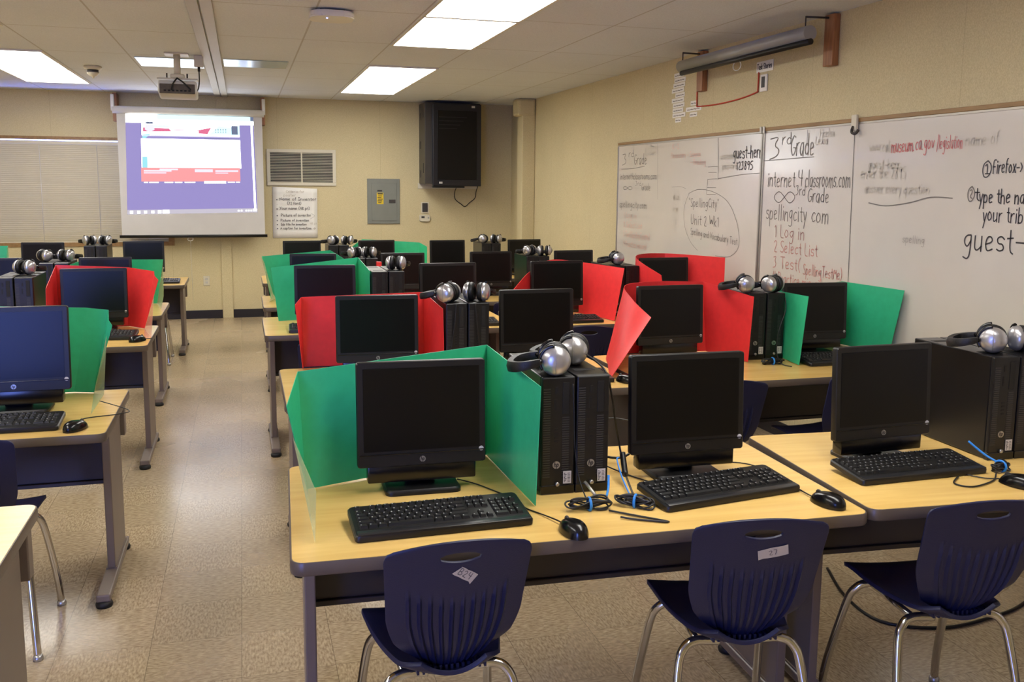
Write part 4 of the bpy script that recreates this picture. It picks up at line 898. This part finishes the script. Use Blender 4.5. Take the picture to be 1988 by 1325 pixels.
shield('green', [[(-1.30, 3.95, .702), (-1.30, 3.95, 1.06)], [(-1.25, 4.26, .702), (-1.25, 4.26, 1.098)], [(-.721, 4.27, .702), (-.655, 4.27, 1.069)], [(-.639, 4.24, .702), (-.565, 4.24, 1.061)]], 'green shield behind the large left-edge monitor',
       extra=[[(-.639, 4.24, .702), (-.548, 4.2, .999), (-.563, 4.215, 1.02), (-.565, 4.24, 1.061)]], films=[[(-.572, 4.2, .955), (-.639, 4.238, .702), (-.594, 3.84, .7015), (-.594, 4.2, .7015)]])
shield('red', [[(-1.09, 5.7, .722), (-1.08, 5.7, 1.005)], [(-1.085, 6.05, .722), (-1.085, 6.05, 1.108)], [(-.70, 6.06, .722), (-.686, 6.06, 1.086)], [(-.592, 5.931, .722), (-.525, 5.931, 1.071)]], 'red shield around the left-block monitor at the aisle',
       extra=[[(-.592, 5.931, .722), (-.50, 5.9, 1.02), (-.522, 5.915, 1.045), (-.525, 5.931, 1.071)]], films=[[(-.528, 5.9, .93), (-.592, 5.93, .722), (-.555, 5.5, .7215), (-.525, 5.6, .7215)]], filmmat='filmr')
shield('green', [[(-1.222, 7.35, .672), (-1.222, 7.35, 1.0)], [(-1.20, 7.6, .672), (-1.20, 7.6, 1.005)], [(-.828, 7.6, .672), (-.828, 7.6, 1.013)], [(-.655, 7.55, .672), (-.59, 7.45, 1.022)]], 'green shield in the left block behind the red one',
       films=[[(-.593, 7.45, .99), (-.655, 7.548, .672), (-.60, 7.2, .6715), (-.585, 7.3, .76)]])
shield('green', [[(-2.6, 9.55, .672), (-2.6, 9.55, 1.0)], [(-2.12, 9.6, .672), (-2.12, 9.6, 1.0)], [(-2.10, 9.35, .672), (-2.075, 9.35, .993)]], 'green shield at the far left edge in front of the blind')
tag(obj('red_card_piece', lo_hi(new(), (1.022, 7.38, .672), (1.062, 7.43, .985), .003), 'red'), 'small red card object right of the fourth-row towers', 'card')

# ================================================================== CHAIRS
def make_chair(label=''):
    """origin on the floor under the seat; faces +Y"""
    t = thing('classroom_chair', label or 'x', 'chair')
    # backrest: grid with grip hole and ribs
    bm = new(); NU, NV = 78, 48; top, bot = .80, .432
    hole = (0, .758, .050, .0130)
    def P(u, v):
        z = bot+(top-bot)*v
        tt = 1-v
        hw = .178*(1-.07*min(tt/.55, 1)-.40*max(0, (tt-.55)/.45)**1.5)
        if v > .91: hw *= 1-.13*(1-math.sqrt(max(0, 1-((v-.91)/.09)**2)))
        x = u*hw; z -= .020*u*u*max((v-.5)/.5, 0)
        if v < .25: z += .03*(u*u)*((.25-v)/.25)
        y = -.185-.095*v+.03*u*u*(1-.25*v)+.03*(1-min(v/.3, 1))**2
        lim = .62+.16*u*u
        if v < lim and abs(u) < .84:
            ph_ = abs(math.cos(u*PI*6.5))
            y -= .0085*(1-min(1, ph_*2.6))*min(1, (lim-v)*9)*min(1, v*14)
        return Vector((x, y, z))
    V = [[bm.verts.new(P(-1+2*i/NU, j/NV)) for j in range(NV+1)] for i in range(NU+1)]
    cx, cz, ax, az = hole
    def inside(p): return ((p.x-cx)/ax)**2+((p.z-cz)/az)**2
    for i in range(NU):
        for j in range(NV):
            q = (V[i][j], V[i+1][j], V[i+1][j+1], V[i][j+1])
            c = sum((v.co for v in q), Vector())/4
            if inside(c) < 1: continue
            bm.faces.new(q)
    for v in [v for v in bm.verts if not v.link_faces]: bm.verts.remove(v)
    for v in bm.verts:
        d = inside(v.co)
        if d < 1.9 and any(e.is_boundary for e in v.link_edges):
            k = 1/math.sqrt(d); v.co.x = cx+(v.co.x-cx)*k; v.co.z = cz+(v.co.z-cz)*k
    obj('backrest', bm, 'navy', t, 50, mods=[('SOLIDIFY', dict(thickness=.007, offset=0)), ('BEVEL', dict(width=.0025, segments=2, limit_method='ANGLE', angle_limit=.9))])
    # seat with waterfall front
    bm = new(); NX, NY = 24, 24
    def S(u, v):
        hw = .112+.070*math.sin(min(v, 1)*PI*.55); d = v*.40-.19
        x = u*hw*(1 if v < .8 else 1-.28*(1-math.sqrt(max(0, 1-((v-.8)/.2)**2))))
        y = d-.02*(u*u)*(v > .8)*((v-.8)/.2)
        z = .425+.03*v+.012*u*u+.022*u*u*(1-v)-.010*math.sin(min(v, .7)/.7*PI)-.035*max(0, (v-.78)/.22)**2+.012*max(0, (.18-v)/.18)**2
        if v < .1: x *= 1-.30*((.1-v)/.1)**2
        return Vector((x, y, z))
    V = [[bm.verts.new(S(-1+2*i/NX, j/NY)) for j in range(NY+1)] for i in range(NX+1)]
    for i in range(NX):
        for j in range(NY): bm.faces.new((V[i][j], V[i+1][j], V[i+1][j+1], V[i][j+1]))
    obj('seat', bm, 'navy', t, 60, mods=[('SOLIDIFY', dict(thickness=.012, offset=-1)), ('BEVEL', dict(width=.004, segments=2, limit_method='ANGLE', angle_limit=.9))])
    bm = new()
    for k in range(13):
        x = -.084+.014*k; lo_hi(bm, (x-.003, -.176, .428), (x+.003, -.15, .446))
    obj('spine_ribs', bm, 'navy', t)
    for sx in (-1, 1):
        for name, yf, yt in (('front', .215, .11), ('rear', -.215, -.12)):
            lg = obj('leg', tube(new(), [(sx*.05, yt, .404), (sx*.115, yt, .406), (sx*.152, yt+(.01 if yf > 0 else -.012), .388), (sx*.170, yt+(yf-yt)*.3, .33), (sx*.190, yf*.93, .12), (sx*.197, yf, .014)], .0125, 12, 6), 'chrome', t)
            obj('glide', lathe(new(), [(.016, .0005), (.017, .01), (.0135, .02)], 12, Matrix.Translation((sx*.1975, yf*1.002, 0))), 'badge', lg)
    obj('under_frame', tube(tube(new(), [(-.11, -.12, .405), (-.11, .11, .405)], .01, 10, 0), [(.11, -.12, .405), (.11, .11, .405)], .01, 10, 0), 'chrome', t)
    return t
pc = Proto(make_chair())
GC = 'navy classroom chairs with chrome legs'
def tape(ch, txt, x, z, w_, h_, ang, pen, hh, ww):
    """masking-tape tag on the rear face of a backrest"""
    v = (z-.432)/.368; y = -.185-.095*v-.0048
    R = Matrix.Rotation(ang, 4, 'Y'); sl = Matrix.Rotation(math.radians(14.5), 4, 'X'); Mx = Matrix.Translation((x, y, z)) @ sl @ R
    bm = new(); n = 6
    top = [(-w_/2+w_*k/n, h_/2+random.uniform(-.0012, .0012)) for k in range(n+1)]; bt = [(-w_/2+w_*k/n, -h_/2+random.uniform(-.0012, .0012)) for k in range(n+1)][::-1]
    if txt[0] == 'B': top[0] = (top[0][0]+.012, top[0][1]); bt[0] = (bt[0][0]-.002, bt[0][1]-.006)
    poly(bm, [Mx @ Vector((a, 0, b)) for a, b in top+bt])
    o = obj('name_tape', bm, 'tape', ch, mods=[('SOLIDIFY', dict(thickness=.0006, offset=0))])
    bm = new(); R3 = Mx.to_3x3()
    write(bm, txt, (Mx @ Vector((-ww/2, 0, -hh*.45)), R3 @ Vector((1, 0, 0)), R3 @ Vector((0, 0, 1)), R3 @ Vector((0, -.0008, 0))), hh, ww, pen, .2)
    obj('marker_writing', bm, 'ink', o)
CH = [(.46, 2.245, 0, 'navy chair with a torn B24 tape tag, nearest the camera at the front table'), (1.262, 2.185, -10, 'navy chair with a tape tag reading 27 at the front table'), (1.915, 2.15, -8, 'navy chair at the lower right corner, no tape tag'),
      (1.99, 3.67, -6, 'navy chair at the second-row table, behind the unshielded front monitor'), (2.63, 3.70, 4, 'navy chair at the second-row table nearest the whiteboard'), (1.965, 5.22, -10, 'navy chair showing its curved top left of the curled red shield'),
      (1.86, 6.48, 0, 'navy chair pulled out before the shieldless fourth-row table'), (.50, 6.93, 0, 'navy chair at the fourth-row aisle table, one chrome leg visible'), (.43, 5.10, 0, 'navy chair at the third-row aisle table hidden by the red shield'),
      (-.905, 3.47, 0, 'navy chair at the left edge, pushed under the left-block table'), (-.98, 5.47, 0, 'navy chair under the left-block table with red shield'), (-.86, 8.74, 0, 'navy chair under the left-block back table, chrome legs visible')]
ch = [pc.put((x, y, 0), math.radians(rz), lab, GC) for x, y, rz, lab in CH]
tape(ch[0], 'B24', .012, .712, .058, .027, math.radians(33), .0016, .018, .034)
tape(ch[1], '27', .03, .705, .078, .028, math.radians(-11), .0014, .014, .022)

# ================================================================== CABLES
def coil(cx, cy, z, a, b, rz, seed, label, conn=None):
    rnd = random.Random(seed); t = thing('cable_bundle', label, 'cable', (cx, cy, z), math.radians(rz), 'tied cable bundles')
    bm = new()
    for k in range(7):
        aa = a*rnd.uniform(.75, 1.05); bb = b*rnd.uniform(.5, 1.05); h = .005+.0035*k*rnd.uniform(.5, 1.1); ox = rnd.uniform(-.008, .008)
        P = []
        for q in range(13):
            th = 2*PI*q/12; w_ = .35+.65*abs(math.cos(th))
            P.append((ox+aa*math.cos(th), bb*math.sin(th)*w_, h+.007*math.sin(th*2+k)+.004))
        tube(bm, P, .0026, 6, 4)
    obj('loops', bm, 'cord', t)
    obj('tie', tube(new(), [(0, .02*math.cos(q*PI/5)*.9, .016+.017*math.sin(q*PI/5)) for q in range(11)], .004, 8, 0), 'blue', t)
    if conn: obj('plug', tube(new(), conn[:2], .0045, 8, 0), 'alum', t)
    return t
coil(.875, 2.235, .7405, .062, .026, -4, 3, 'black cable bundle with blue tie lying before the front towers', [(.035, .035, .018), (.012, .085, .05)])
coil(1.005, 2.225, .7405, .05, .028, -38, 5, 'black cable bundle with blue tie left of the unshielded front keyboard')
coil(2.235, 2.23, .7405, .04, .025, 15, 8, 'black cable bundle at the foot of the right-edge towers')
coil(2.49, 3.93, .7405, .06, .022, 0, 11, 'black cable bundle before the second-row towers between shields')
def cable(name, pts, r, m, lab, grp=None, cat='cable'): return tag(obj(name, tube(new(), pts, r, 7, 6), m), lab, cat, grp)
cable('cable_tie_end', [(.945, 2.285, .755), (.96, 2.31, .77), (.968, 2.33, .80)], .0035, 'blue', 'short blue tie tail sticking up against the front right tower')
cable('cable_tie_end', [(1.0, 2.25, .765), (1.0, 2.31, .80), (1.01, 2.37, .83), (1.02, 2.38, .832)], .0022, 'blue', 'thin blue strip rising from the bundle beside the front towers')
cable('cable_tie_end', [(2.245, 2.24, .76), (2.22, 2.28, .78), (2.19, 2.32, .815)], .0035, 'blue', 'blue tie tail at the right-edge towers')
c = thing('headphone_cord', 'black headphone cord with inline control hanging beside the front towers', 'cord', (0, 0, 0))
obj('wire', tube(new(), [(.96, 2.50, 1.115), (.985, 2.42, 1.085), (1.0, 2.40, 1.02), (1.03, 2.44, .93), (1.055, 2.47, .86), (1.062, 2.46, .81), (1.05, 2.40, .775), (1.015, 2.26, .76)], .003), 'cord', c)
obj('inline_control', tube(new(), [(1.063, 2.455, .822), (1.058, 2.43, .793), (1.048, 2.395, .774)], .009, 10, 3), 'blk', c)
cable('headphone_cord', [(.87, 2.365, 1.06), (.872, 2.358, .98), (.876, 2.355, .87), (.885, 2.34, .79), (.885, 2.28, .752)], .002, 'cord', 'thin black cord running down the front of the front towers')
cable('headphone_cord', [(.905, 3.99, 1.075), (.90, 3.985, 1.0), (.885, 3.985, .9), (.87, 3.98, .8)], .0022, 'cord', 'thin cord on the left second-row tower with two headphones')
cable('headphone_cord', [(.995, 3.99, 1.075), (1.0, 3.985, 1.0), (1.01, 3.985, .9), (1.015, 3.98, .8)], .0022, 'cord', 'thin cord on the right second-row tower with two headphones')
cable('headphone_cord', [(2.60, 4.02, 1.06), (2.595, 4.0, 1.0), (2.55, 3.98, .9), (2.535, 3.97, .8), (2.52, 3.90, .75), (2.54, 3.84, .745)], .0025, 'cord', 'black cord hanging down the second-row towers by the green shield')
cable('power_cable', [(1.0, 2.72, .80), (1.05, 2.66, .765), (1.12, 2.60, .76), (1.20, 2.62, .79), (1.25, 2.56, .82)], .004, 'cord', 'thick black cable looping between front towers and unshielded monitor')
cable('power_cable', [(.99, 2.76, .80), (1.08, 2.765, .835), (1.16, 2.76, .845), (1.25, 2.72, .83)], .0025, 'cord', 'thin cable arching behind the front towers to the monitor')
cable('usb_cable', [(1.02, 2.62, .76), (1.08, 2.52, .744), (1.12, 2.42, .744), (1.16, 2.34, .745)], .0022, 'cord', 'thin cable running towards the unshielded front keyboard')
cable('usb_cable', [(.92, 2.205, .745), (.98, 2.15, .744), (1.04, 2.09, .744), (.97, 2.125, .744), (.93, 2.15, .746)], .0028, 'cord', 'loose cable end pointing to the front table edge')
cable('usb_cable', [(2.19, 2.20, .746), (2.13, 2.15, .744), (2.03, 2.12, .744), (2.0, 2.16, .744), (2.06, 2.21, .745)], .0025, 'cord', 'thin cable loop on the right-edge table before the towers')
cable('floor_cable', [(2.34, 3.2, .006), (2.247, 2.953, .006), (2.242, 2.731, .006), (2.43, 2.629, .006), (2.687, 2.653, .006), (2.9, 2.72, .006), (3.2, 2.9, .006)], .006, 'cord', 'black cable lying on the floor behind the right-hand chairs')
